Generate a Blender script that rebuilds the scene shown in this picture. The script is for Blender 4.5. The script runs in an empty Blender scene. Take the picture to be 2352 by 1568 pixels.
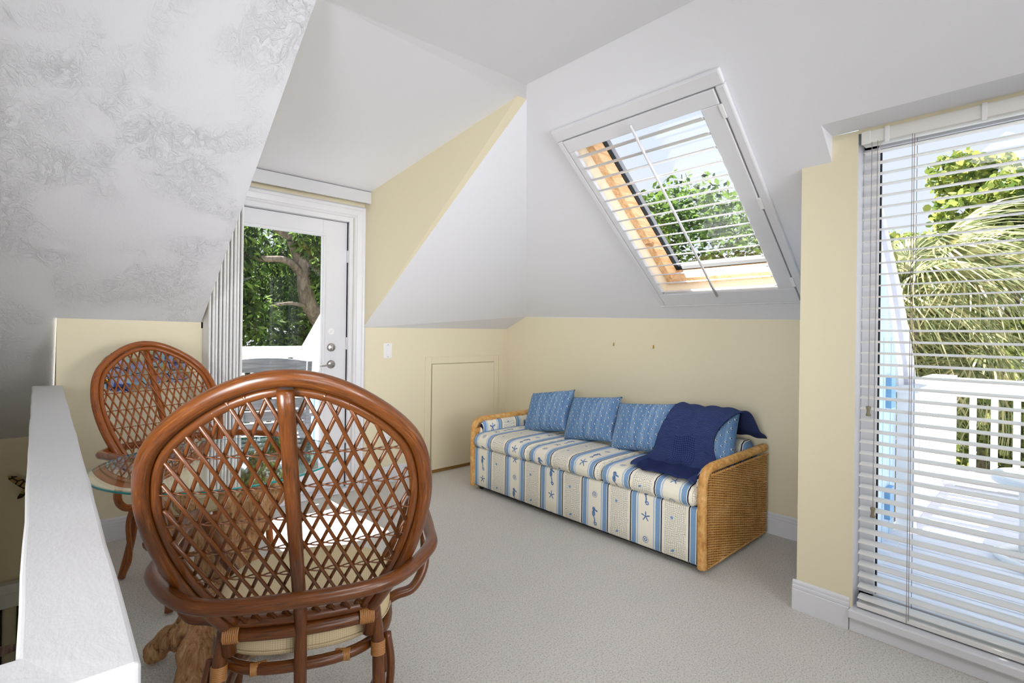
import bpy, bmesh, math, random
import numpy as np
from mathutils import Vector, Matrix
random.seed(7); rng = np.random.default_rng(7)
SC = bpy.context.scene; COL = SC.collection
PI = math.pi

# ------------------------------------------------------------------ camera
FPX, YAW, ROLL = 1165.748, math.radians(47.34), math.radians(.75)
fw = Vector((math.cos(YAW), math.sin(YAW), 0)); rt = Vector((math.sin(YAW), -math.cos(YAW), 0)); upv = Vector((0, 0, 1))
r3 = rt*math.cos(ROLL)+upv*math.sin(ROLL); u3 = -rt*math.sin(ROLL)+upv*math.cos(ROLL)
cd = bpy.data.cameras.new('camera'); cam = bpy.data.objects.new('camera', cd); COL.objects.link(cam)
cd.sensor_width = 36; cd.lens = FPX/2352*36; cd.shift_y = -21.148/2352; cd.clip_start = .02
M = Matrix((r3, u3, -fw)).transposed().to_4x4(); M.translation = (0, 0, 1.2)
cam.matrix_world = M; SC.camera = cam

# ------------------------------------------------------------------ view, world, sun, lamps
SC.view_settings.view_transform = 'Standard'; SC.view_settings.look = 'None'
SC.view_settings.exposure = 0.0; SC.view_settings.gamma = 1; SC.view_settings.use_curve_mapping = False
W = bpy.data.worlds.new('sky'); SC.world = W; W.use_nodes = True
wn = W.node_tree; bg = wn.nodes['Background']
tc = wn.nodes.new('ShaderNodeTexCoord'); sx = wn.nodes.new('ShaderNodeSeparateXYZ'); rp = wn.nodes.new('ShaderNodeValToRGB')
wn.links.new(tc.outputs['Generated'], sx.inputs[0]); wn.links.new(sx.outputs['Z'], rp.inputs[0]); wn.links.new(rp.outputs[0], bg.inputs[0])
rp.color_ramp.elements[0].position = 0; rp.color_ramp.elements[0].color = (.86, .90, .96, 1)
rp.color_ramp.elements[1].position = .9; rp.color_ramp.elements[1].color = (.58, .72, .93, 1)
bg.inputs[1].default_value = 1.1
def lamp(name, kind, loc, energy, color=(1, 1, 1), size=1, size_y=None, to=None, angle=None, spread=None):
    d = bpy.data.lights.new(name, kind); o = bpy.data.objects.new(name, d); COL.objects.link(o)
    d.energy = energy; d.color = color; o.location = loc
    if kind == 'AREA':
        d.size = size
        if size_y: d.shape = 'RECTANGLE'; d.size_y = size_y
    if angle: d.angle = angle
    if spread: d.spread = math.radians(spread)
    if to is not None: o.rotation_euler = (Vector(to)-Vector(loc)).to_track_quat('-Z', 'Y').to_euler()
    return o
lamp('sun', 'SUN', (0, 0, 10), 18, (1, .97, .93), to=(.2, -5.2, 0), angle=math.radians(.6))
# added area fills, all out of view, that balance the room's brightness
lamp('rear_fill', 'AREA', (-.2, -3.1, 1.1), 6.8, (.98, .98, 1), 1.8, 1.4, to=(.9, 3.6, 1.7), spread=60)  # added fill from the rear, aimed at the door wall; no window there
lamp('stairwell_fill', 'AREA', (-1.15, .6, .85), 13.5, (.98, .98, 1), .9, 1.1, to=(2.2, 3.4, 1.4), spread=75)  # added fill over the stairwell for the deep end, not a window
lamp('overhead_fill', 'AREA', (.9, -1.4, 2.40), 36, (.97, .98, 1), 1.2, 1.2, to=(1.4, 1.5, 0))  # added broad fill from above, no fixture modelled
lamp('right_fill', 'AREA', (1.55, -1.9, 1.3), 8.5, (.98, .98, 1), .8, .8, to=(1.1, 3.6, 1.9), spread=60)  # added fill from the right towards the dormer
lamp('left_fill', 'AREA', (-1.2, .1, 1.3), 7.4, (.98, .98, 1), .8, .8, to=(3.2, 2.4, .9), spread=55)  # added fill across the room to the sofa wall
lamp('downstairs_fill', 'AREA', (-.75, 2.9, -.8), 2.6, (1, .96, .9), .5, .5, to=(-.12, 4.8, -.1), spread=110)  # added fill that lifts the stairwell wall and fan blade
lamp('loft_fill', 'AREA', (.5, .2, 2.38), 10, (.98, .98, 1), .6, .6, to=(.9, 1.2, 0))  # added downward fill above the camera

# ------------------------------------------------------------------ shader expressions
class X:
    nt = None
    def __init__(s, v): s.v = v
    @staticmethod
    def op(o, *a, clamp=False):
        n = X.nt.nodes.new('ShaderNodeMath'); n.operation = o; n.use_clamp = clamp
        for i, q in enumerate(a):
            q = q.v if isinstance(q, X) else q
            if isinstance(q, (int, float)): n.inputs[i].default_value = q
            else: X.nt.links.new(q, n.inputs[i])
        return X(n.outputs[0])
    def __add__(s, o): return X.op('ADD', s, o)
    __radd__ = __add__
    def __sub__(s, o): return X.op('SUBTRACT', s, o)
    def __rsub__(s, o): return X.op('SUBTRACT', o, s)
    def __mul__(s, o): return X.op('MULTIPLY', s, o)
    __rmul__ = __mul__
    def __truediv__(s, o): return X.op('DIVIDE', s, o)
    def __lt__(s, o): return X.op('LESS_THAN', s, o)
    def __gt__(s, o): return X.op('GREATER_THAN', s, o)
def xm(a, b): return X.op('FLOORED_MODULO', a, b)
def xf(a): return X.op('FLOOR', a)
def xa(a): return X.op('ABSOLUTE', a)
def xs(a): return X.op('SINE', a)
def xc(a): return X.op('COSINE', a)
def xmin(a, b): return X.op('MINIMUM', a, b)
def xmax(a, b): return X.op('MAXIMUM', a, b)
def xpow(a, b): return X.op('POWER', a, b)
def xr(a, b): return X.op('SQRT', a*a+b*b)
def xat(a, b): return X.op('ARCTAN2', a, b)

class Mat:
    def __init__(s, name, color=(.8, .8, .8), rough=.5, spec=.5, metal=0, coat=0):
        s.m = bpy.data.materials.new(name); s.m.use_nodes = True; s.nt = s.m.node_tree; X.nt = s.nt
        s.b = s.nt.nodes['Principled BSDF']
        s.b.inputs['Base Color'].default_value = (*color, 1); s.b.inputs['Roughness'].default_value = rough
        s.b.inputs['Specular IOR Level'].default_value = spec; s.b.inputs['Metallic'].default_value = metal
        s.b.inputs['Coat Weight'].default_value = coat; s.b.inputs['Coat Roughness'].default_value = .08
        s.m.diffuse_color = (*color, 1)
    def N(s, t, **k):
        n = s.nt.nodes.new(t)
        for a, v in k.items():
            if a in n.inputs.keys() if hasattr(n.inputs, 'keys') else False: n.inputs[a].default_value = v
            else: setattr(n, a, v)
        return n
    def L(s, a, b): s.nt.links.new(a.v if isinstance(a, X) else a, b)
    def coord(s, kind='Object', scale=(1, 1, 1), rot=(0, 0, 0)):
        t = s.nt.nodes.new('ShaderNodeTexCoord'); m = s.nt.nodes.new('ShaderNodeMapping')
        s.L(t.outputs[kind], m.inputs[0]); m.inputs['Scale'].default_value = scale; m.inputs['Rotation'].default_value = rot
        return m.outputs[0]
    def uv(s):
        t = s.nt.nodes.new('ShaderNodeTexCoord'); q = s.nt.nodes.new('ShaderNodeSeparateXYZ'); s.L(t.outputs['UV'], q.inputs[0])
        return X(q.outputs[0]), X(q.outputs[1])
    def noise(s, vec=None, scale=5, detail=4, rough=.5, dist=0):
        n = s.nt.nodes.new('ShaderNodeTexNoise')
        if vec is not None: s.L(vec, n.inputs['Vector'])
        n.inputs['Scale'].default_value = scale; n.inputs['Detail'].default_value = detail
        n.inputs['Roughness'].default_value = rough; n.inputs['Distortion'].default_value = dist
        return X(n.outputs['Fac'])
    def ramp(s, fac, stops):
        n = s.nt.nodes.new('ShaderNodeValToRGB'); s.L(fac, n.inputs[0]); e = n.color_ramp.elements
        while len(e) < len(stops): e.new(.5)
        for q, (p, c) in zip(e, stops): q.position = p; q.color = (*c, 1)
        return n.outputs[0]
    def mix(s, fac, a, b, blend='MIX'):
        n = s.nt.nodes.new('ShaderNodeMixRGB'); n.blend_type = blend
        for i, q in enumerate((fac, a, b)):
            q = q.v if isinstance(q, X) else q
            if isinstance(q, tuple): n.inputs[i].default_value = (*q, 1)
            elif isinstance(q, (int, float)): n.inputs[i].default_value = q
            else: s.L(q, n.inputs[i])
        return n.outputs[0]
    def color(s, c): s.L(c, s.b.inputs['Base Color'])
    def bump(s, h, strength=.3, dist=.01, prev=None):
        n = s.nt.nodes.new('ShaderNodeBump'); n.inputs['Strength'].default_value = strength; n.inputs['Distance'].default_value = dist
        s.L(h, n.inputs['Height'])
        if prev: s.L(prev, n.inputs['Normal'])
        s.L(n.outputs[0], s.b.inputs['Normal']); return n.outputs[0]
def srgb(r, g, b):
    f = lambda v: (v/255/12.92 if v/255 <= .04045 else ((v/255+.055)/1.055)**2.4)
    return (f(r), f(g), f(b))

MT = {}
# paints
m = Mat('white ceiling paint', srgb(231, 232, 238), .75, .3); n = m.noise(m.coord(), 60, 3); n2 = m.noise(m.coord(), 9, 5, .6, 1.2); m.bump(n*.4+xmax(n2-.56, 0.0)*2, .22, .004); MT['white'] = m.m
m = Mat('trowelled white plaster', srgb(224, 225, 231), .7, .3)
c = m.coord(); c2 = m.coord(scale=(1, .35, 1), rot=(.3, .2, .7))
sw = m.noise(c2, 26, 5, .65, 3.5); mask = m.noise(c, 2.6, 3, .6, .6); blot = m.noise(c, 13, 6, .7, 1.6); fine = m.noise(c, 110, 2)
m.bump(xmax(sw-.47, 0.)*3.4*xmin(xmax(mask-.40, 0.)*6, 1.0)+xmax(blot-.52, 0.)*2.6*xmin(xmax(mask-.34, 0.)*5, 1.0)+fine*.16, .68, .006); MT['plaster'] = m.m
def yellow(name, col):
    m = Mat(name, col, .55, .3); n = m.noise(m.coord(), 75, 3); n2 = m.noise(m.coord(), 4, 2); m.bump(n*.5+n2*.5, .12, .004); return m.m
MT['yellow'] = yellow('cream yellow wall paint', srgb(230, 221, 192))
m = Mat('white gloss trim', srgb(224, 225, 230), .28, .5); m.bump(m.noise(m.coord(), 30, 3), .05, .003); MT['trim'] = m.m
m = Mat('white cap plaster', srgb(214, 215, 218), .5, .4); a = m.noise(m.coord(), 14, 6, .65, .5); b_ = m.noise(m.coord(scale=(1, .25, 1)), 90, 3); m.bump(a*.8+b_*.3, .45, .004); MT['cap'] = m.m
m = Mat('beige cut pile carpet', srgb(198, 192, 182), .95, .1)
n1 = m.noise(m.coord(), 260, 3, .7); n2 = m.noise(m.coord(), 2.2, 3, .6); n3 = m.noise(m.coord(), 150, 4, .65)
cc = m.ramp(n1*.4+n3*.6, [(.34, srgb(172, 165, 155)), (.48, srgb(244, 239, 230)), (.62, srgb(255, 255, 252))])
m.color(m.mix(n2*.14, cc, srgb(160, 153, 145))); m.bump(n1+n3*.7, .8, .009); MT['carpet'] = m.m
# rattan poles, uv: u around, v along in metres
def rattan(name, dark, mid, light, rough=.22):
    m = Mat(name, mid, rough, .5, coat=.2)
    u, v = m.uv(); cv = m.N('ShaderNodeCombineXYZ'); m.L(u*9.0, cv.inputs[0]); m.L(v*6.0, cv.inputs[1])
    st = m.noise(cv.outputs[0], 2.2, 6, .7, .5)
    cv2 = m.N('ShaderNodeCombineXYZ'); m.L(u*26.0, cv2.inputs[0]); m.L(v*12.0, cv2.inputs[1]); fi = m.noise(cv2.outputs[0], 2, 4, .7)
    big = m.noise(m.coord(), 5, 2)
    cc = m.ramp(st*.62+fi*.38, [(.40, dark), (.475, mid), (.54, mid), (.68, light)])
    m.color(m.mix(big*.22, cc, light)); m.bump(fi*.6+st*.4, .12, .002); return m.m
MT['rattan'] = rattan('dark brown rattan', srgb(32, 13, 3), srgb(94, 47, 12), srgb(146, 90, 36), .3)
MT['rattan2'] = rattan('honey brown rattan', srgb(80, 36, 10), srgb(146, 76, 26), srgb(184, 112, 50))
MT['cane'] = rattan('cane binding', srgb(120, 74, 34), srgb(172, 116, 60), srgb(206, 156, 98), .4)
m = Mat('honey wicker', srgb(190, 140, 78), .5, .4)
u, v = m.uv(); cv = m.N('ShaderNodeCombineXYZ'); m.L(u*3.0, cv.inputs[0]); m.L(v*9.0, cv.inputs[1])
n = m.noise(cv.outputs[0], 3, 4, .6); n2 = m.noise(m.coord(), 9, 3)
m.color(m.ramp(n*.6+n2*.4, [(.3, srgb(164, 108, 46)), (.48, srgb(214, 160, 90)), (.7, srgb(240, 202, 140))])); MT['wicker'] = m.m
m = Mat('driftwood', srgb(170, 128, 84), .7, .3)
c = m.coord(scale=(1, 1, .22), rot=(.15, .1, 0)); n = m.noise(c, 34, 7, .62, 2.2); n2 = m.noise(m.coord(), 6, 4, .6)
m.color(m.mix(n2*.5, m.ramp(n, [(.36, srgb(70, 42, 20)), (.43, srgb(166, 122, 80)), (.6, srgb(208, 168, 124)), (.75, srgb(232, 200, 160))]), srgb(190, 130, 78)))
m.bump(n, .8, .012); MT['driftwood'] = m.m
# fabrics
def fabric(name, cream):
    m = Mat(name, cream, .9, .15); u, v = m.uv()
    t = xm(u, .35); pidx = xf(u/.35)
    dark = xmax(xmax(t < .0035, xa(t-.158) < .0035), t > .3465)
    p = t-.158; q = xmin(p, .192-p)
    blue = (q > .0075)*(q < .036); lite = (q > .042)*(q < .049)
    wob = m.noise(m.coord('UV'), 22, 2)
    uu = u+(wob-.5)*.022; vv = v+(m.noise(m.coord('UV', rot=(0, 0, 1)), 26, 2)-.5)*.026
    net = xmax(xm(uu, .0115) < .0014, xm(vv, .0105) < .0014)*(t > .02+(wob-.5)*.02)*(t < .139+(wob-.5)*.02)
    # printed sea motifs in the cream panels
    a = t-.254; cell = .124; vb = v+pidx*.036*1.0; b = xm(vb, cell)-cell/2; idx = xm(xf(vb/cell)+pidx, 3.0)
    r = xr(a, b); th = xat(a, b)
    star = r < .0062+xpow((xc(th*5.0)+1.0)*.5, 2.2)*.0225
    shell = (r < .021)*(xs(th+r*640.0) > -.15)*xmax(r < .0155, xc(th*15.0) > 0.0)
    a, b = a*.72, b*.72; head = xr(a+.003, b-.026) < .0085; snout = (xa(b-.0235+a*.3) < .0035)*(a > 0.0)*(a < .017)
    body = xr((a+.004)*1.45, (b-.007)*.85) < .0125
    tail = (xa(a+.004-xs((b+.004)*85.0)*-.006) < .0032)*(b < 0.0)*(b > -.036); curl = xa(xr(a-.006, b+.036)-.0055) < .0026
    horse = xmax(xmax(xmax(head, snout), body), xmax(tail, curl))
    mot = (idx < .5)*star+(idx > 1.5)*shell+(idx > .5)*(idx < 1.5)*horse
    mot = mot*(q > .05)
    dots = (xr(t-.08+.02*xs(v*31.0), xm(v, .17)-.08) < .0085)
    mn = m.noise(m.coord('UV'), 160, 3)
    c0 = m.mix(blue, cream, m.mix(mn, srgb(112, 150, 196), srgb(150, 184, 218)))
    c0 = m.mix(lite, c0, srgb(176, 198, 226))
    c0 = m.mix(net*.75, c0, srgb(92, 100, 118))
    c0 = m.mix(dots*(t > .02)*(t < .139), c0, m.mix(mn, srgb(70, 110, 170), srgb(170, 196, 224)))
    c0 = m.mix(mot*.92, c0, m.mix(X.op('GREATER_THAN', mn, .5), srgb(48, 84, 146), srgb(104, 146, 196)))
    c0 = m.mix(dark, c0, srgb(26, 30, 58))
    m.color(c0); m.bump(m.noise(m.coord('UV'), 500, 2), .15, .001); return m.m
MT['sofa'] = fabric('seaside stripe sofa fabric', srgb(246, 241, 224))
m = Mat('blue dotted cushion cotton', srgb(110, 145, 190), .9, .1); u, v = m.uv()
cv = m.N('ShaderNodeCombineXYZ'); m.L(u*42.0, cv.inputs[0]); m.L(v*2.5, cv.inputs[1]); st = m.noise(cv.outputs[0], 1, 4, .6)
row = xf(v/.031); us = u+xm(row, 2.0)*.026+xs(row*2.4)*.006; du = xm(us, .052)-.026; dv = xm(v+xs(u*40.0)*.003, .031)-.0155
wd = xr(du-.0012, dv) < .0056; bd = xr(du+.001, dv-.0008) < .0036
td = xr(xm(us+.026, .052)-.026, dv) < .0013
c0 = m.ramp(st, [(.3, srgb(84, 118, 164)), (.5, srgb(112, 146, 186)), (.72, srgb(154, 180, 204))])
c0 = m.mix(wd, c0, srgb(232, 236, 236)); c0 = m.mix(bd, c0, srgb(28, 30, 52)); c0 = m.mix(td, c0, srgb(50, 60, 90))
m.color(c0); m.bump(st, .1, .003); MT['cushion'] = m.m
m = Mat('navy knitted cotton', srgb(46, 60, 112), .95, .1); u, v = m.uv()
rib = xs(v*PI*2/.0075)*.5+.5; rib2 = xs(u*PI*2/.0075)*.5+.5; waf = (xs(u*PI*2/.013)*.5+.5)*(xs(v*PI*2/.013)*.5+.5)
inw = (xa(u-.19) < .075)*(v > .20)*(v < .42); plain = v < .19; side = xa(u-.19) > .155
h = inw*waf+(X.op('SUBTRACT', 1.0, inw))*((X.op('SUBTRACT', 1.0, plain))*rib+plain*side*rib)
m.color(m.mix(h, srgb(34, 44, 86), srgb(92, 110, 168))); m.bump(h, .8, .004); m.color(m.mix(h*.62+m.noise(m.coord(), 8, 3)*.2, srgb(32, 42, 84), srgb(88, 104, 160))); MT['knit'] = m.m
m = Mat('tan woven seat fabric', srgb(206, 186, 148), .9, .1); u, v = m.uv()
g = xmin((xm(u, .0052) < .0011)+(xm(v, .0052) < .0011), 1.0)
m.color(m.mix(g*.45, srgb(212, 194, 158), srgb(150, 124, 84))); MT['seat'] = m.m
# glass
def glass(name, tint=(1, 1, 1), refl=1.0, rough=0.0):
    m = bpy.data.materials.new(name); m.use_nodes = True; nt = m.node_tree; nt.nodes.clear()
    o = nt.nodes.new('ShaderNodeOutputMaterial'); t = nt.nodes.new('ShaderNodeBsdfTransparent'); g = nt.nodes.new('ShaderNodeBsdfGlossy')
    mx = nt.nodes.new('ShaderNodeMixShader'); ge = nt.nodes.new('ShaderNodeNewGeometry'); dt = nt.nodes.new('ShaderNodeVectorMath'); dt.operation = 'DOT_PRODUCT'
    nt.links.new(ge.outputs['Incoming'], dt.inputs[0]); nt.links.new(ge.outputs['Normal'], dt.inputs[1]); X.nt = nt
    fr = (xpow(X.op('SUBTRACT', 1.0, xa(X(dt.outputs['Value'])), clamp=True), 5.0)*.92+.05)*refl; nt.links.new(xmin(fr, 1.0).v, mx.inputs[0])
    t.inputs[0].default_value = (*tint, 1); g.inputs['Roughness'].default_value = rough
    nt.links.new(t.outputs[0], mx.inputs[1]); nt.links.new(g.outputs[0], mx.inputs[2]); nt.links.new(mx.outputs[0], o.inputs[0]); return m
MT['pane'] = glass('window glass', (.97, .98, .98), .75)
MT['tableglass'] = glass('clear table glass', (.93, .975, .965), 1.7)
m = Mat('green glass edge', srgb(20, 140, 140), .1, .6); MT['glassedge'] = m.m
m = Mat('brushed nickel', srgb(176, 172, 168), .25, .5, metal=1); MT['nickel'] = m.m
m = Mat('white plastic', srgb(238, 239, 240), .35, .5); m.bump(m.noise(m.coord(), 20, 2), .03, .002); MT['plastic'] = m.m
m = Mat('off white blind slat', srgb(232, 231, 228), .35, .5); m.bump(m.noise(m.coord(scale=(1, .1, 1)), 60, 2), .03, .002); MT['slat'] = m.m
m = Mat('olive plastic tassel', srgb(132, 124, 100), .4, .5); m.bump(m.noise(m.coord(), 60, 2), .1, .001); MT['tassel'] = m.m
m = Mat('taupe cord', srgb(150, 138, 132), .8, .2); m.bump(m.noise(m.coord(), 400, 2), .1, .001); MT['cord'] = m.m
m = Mat('dark gasket', srgb(30, 30, 32), .6, .3); m.bump(m.noise(m.coord(), 60, 2), .05, .001); MT['black'] = m.m
m = Mat('knotty pine', srgb(222, 178, 130), .5, .4); c = m.coord(scale=(.12, 1, 1)); n = m.noise(c, 30, 5, .6, 1.5); k = m.noise(m.coord(), 5, 2, .5, 1)
m.color(m.mix(X.op('GREATER_THAN', k, .72)*.6, m.ramp(n, [(.35, srgb(214, 160, 108)), (.6, srgb(240, 204, 160))]), srgb(130, 72, 30))); MT['pine'] = m.m
m = Mat('warm white shaft paint', srgb(240, 230, 208), .6, .3); m.bump(m.noise(m.coord(), 50, 3), .2, .004); MT['shaft'] = m.m
m = Mat('brass', srgb(190, 160, 60), .25, .5, metal=1); MT['brass'] = m.m
# outdoors
m = Mat('white painted deck boards', srgb(240, 238, 244), .6, .3); n = m.noise(m.coord(scale=(6, .4, 6)), 8, 4); m.color(m.ramp(n, [(.3, srgb(224, 222, 230)), (.6, srgb(244, 243, 248))])); MT['deck'] = m.m
m = Mat('white exterior paint', srgb(240, 240, 242), .55, .4); m.bump(m.noise(m.coord(), 25, 3), .1, .003); MT['outwhite'] = m.m
m = Mat('light blue siding paint', srgb(196, 220, 240), .6, .3); c = m.coord(scale=(30, 30, .7)); n = m.noise(c, 2, 3)
m.color(m.ramp(n, [(.3, srgb(184, 214, 238)), (.6, srgb(206, 228, 244))])); m.bump(n, .2, .003); MT['blue'] = m.m
m = Mat('deep blue trim paint', srgb(128, 178, 220), .5, .4); m.bump(m.noise(m.coord(), 25, 3), .1, .003); MT['blue2'] = m.m
m = Mat('pale grey fascia paint', srgb(206, 208, 220), .6, .3); m.bump(m.noise(m.coord(), 20, 3), .2, .004); MT['shinglelight'] = m.m
m = Mat('grey roof shingle', srgb(150, 150, 156), .9, .2); m.bump(m.noise(m.coord(), 40, 4), .5, .01); MT['shingle'] = m.m
m = Mat('grey poly lumber', srgb(120, 122, 128), .6, .3); n = m.noise(m.coord(scale=(.3, 8, 8)), 10, 4); m.color(m.ramp(n, [(.3, srgb(100, 102, 108)), (.7, srgb(140, 142, 148))])); MT['grey'] = m.m
def leafmat(name, a, b, c):
    m = Mat(name, a, .5, .3); g = m.N('ShaderNodeNewGeometry'); r = X(g.outputs['Random Per Island'])
    m.color(m.ramp(r, [(.1, a), (.55, b), (.95, c)])); m.b.inputs['Transmission Weight'].default_value = 0
    # thin leaves let some light through
    t = m.N('ShaderNodeBsdfTranslucent'); mx = m.N('ShaderNodeMixShader'); o = m.nt.nodes['Material Output']
    m.L(m.ramp(r, [(.1, tuple(min(1, q*1.7) for q in a)), (.95, tuple(min(1, q*1.5) for q in c))]), t.inputs[0])
    mx.inputs[0].default_value = .4; m.L(m.b.outputs[0], mx.inputs[1]); m.L(t.outputs[0], mx.inputs[2]); m.L(mx.outputs[0], o.inputs[0]); return m.m
MT['leafdark'] = leafmat('dark green leaves', srgb(24, 44, 16), srgb(56, 88, 34), srgb(128, 158, 72))
MT['leafdeep'] = leafmat('deep green leaves', srgb(20, 36, 14), srgb(44, 70, 28), srgb(96, 124, 56))
MT['leafgrape'] = leafmat('yellow green round leaves', srgb(78, 100, 44), srgb(138, 156, 76), srgb(196, 198, 112))
MT['leafpalm'] = leafmat('pale palm blades', srgb(96, 108, 70), srgb(160, 164, 116), srgb(222, 208, 168))
m = Mat('grey tree bark', srgb(120, 106, 94), .9, .2); n = m.noise(m.coord(scale=(1, 1, .4)), 14, 5, .6, 1); m.color(m.ramp(n, [(.3, srgb(84, 72, 62)), (.6, srgb(150, 136, 122))])); m.bump(n, .6, .02); MT['bark'] = m.m
m = Mat('lawn', srgb(120, 120, 96), .9, .1); n = m.noise(m.coord(), 3, 5); m.color(m.ramp(n, [(.3, srgb(104, 106, 84)), (.7, srgb(140, 138, 116))])); MT['lawn'] = m.m
# painted metal fish
def fishmat(name, seed):
    m = Mat(name, (.3, .3, .6), .35, .5); c = m.coord(); vo = m.N('ShaderNodeTexVoronoi'); mp = m.N('ShaderNodeMapping'); m.L(c, mp.inputs[0]); mp.inputs['Location'].default_value = (seed, seed*2, 0)
    m.L(mp.outputs[0], vo.inputs['Vector']); vo.inputs['Scale'].default_value = 26; sp = m.N('ShaderNodeSeparateColor'); m.L(vo.outputs['Color'], sp.inputs[0])
    cc = m.ramp(X(sp.outputs[0]), [(.05, srgb(150, 156, 200)), (.3, srgb(180, 184, 220)), (.45, srgb(160, 214, 200)), (.6, srgb(150, 112, 150)), (.75, srgb(214, 178, 70)), (.85, srgb(40, 70, 160)), (.95, srgb(160, 200, 210))])
    vo2 = m.N('ShaderNodeTexVoronoi', feature='DISTANCE_TO_EDGE'); m.L(mp.outputs[0], vo2.inputs['Vector']); vo2.inputs['Scale'].default_value = 11
    w = m.noise(c, 14, 2)
    m.color(m.mix(X(vo2.outputs['Distance']) < .02+w*.02, cc, srgb(20, 22, 40))); return m.m
MT['fish'] = fishmat('painted fish metal', 1.0); MT['fish2'] = fishmat('painted fish metal two', 5.0)
m = Mat('brown veined wing', srgb(110, 78, 40), .6, .3); vo = m.N('ShaderNodeTexVoronoi', feature='DISTANCE_TO_EDGE'); m.L(m.coord(), vo.inputs['Vector']); vo.inputs['Scale'].default_value = 26
m.color(m.mix(X(vo.outputs['Distance']) < .11, srgb(168, 140, 84), srgb(34, 22, 14))); MT['wing'] = m.m
m = Mat('brown palm leaf blade', srgb(120, 92, 84), .6, .3); n = m.noise(m.coord(scale=(14, 1, 1)), 8, 4); m.color(m.ramp(n, [(.35, srgb(84, 62, 56)), (.65, srgb(138, 112, 104))])); MT['blade'] = m.m

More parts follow.
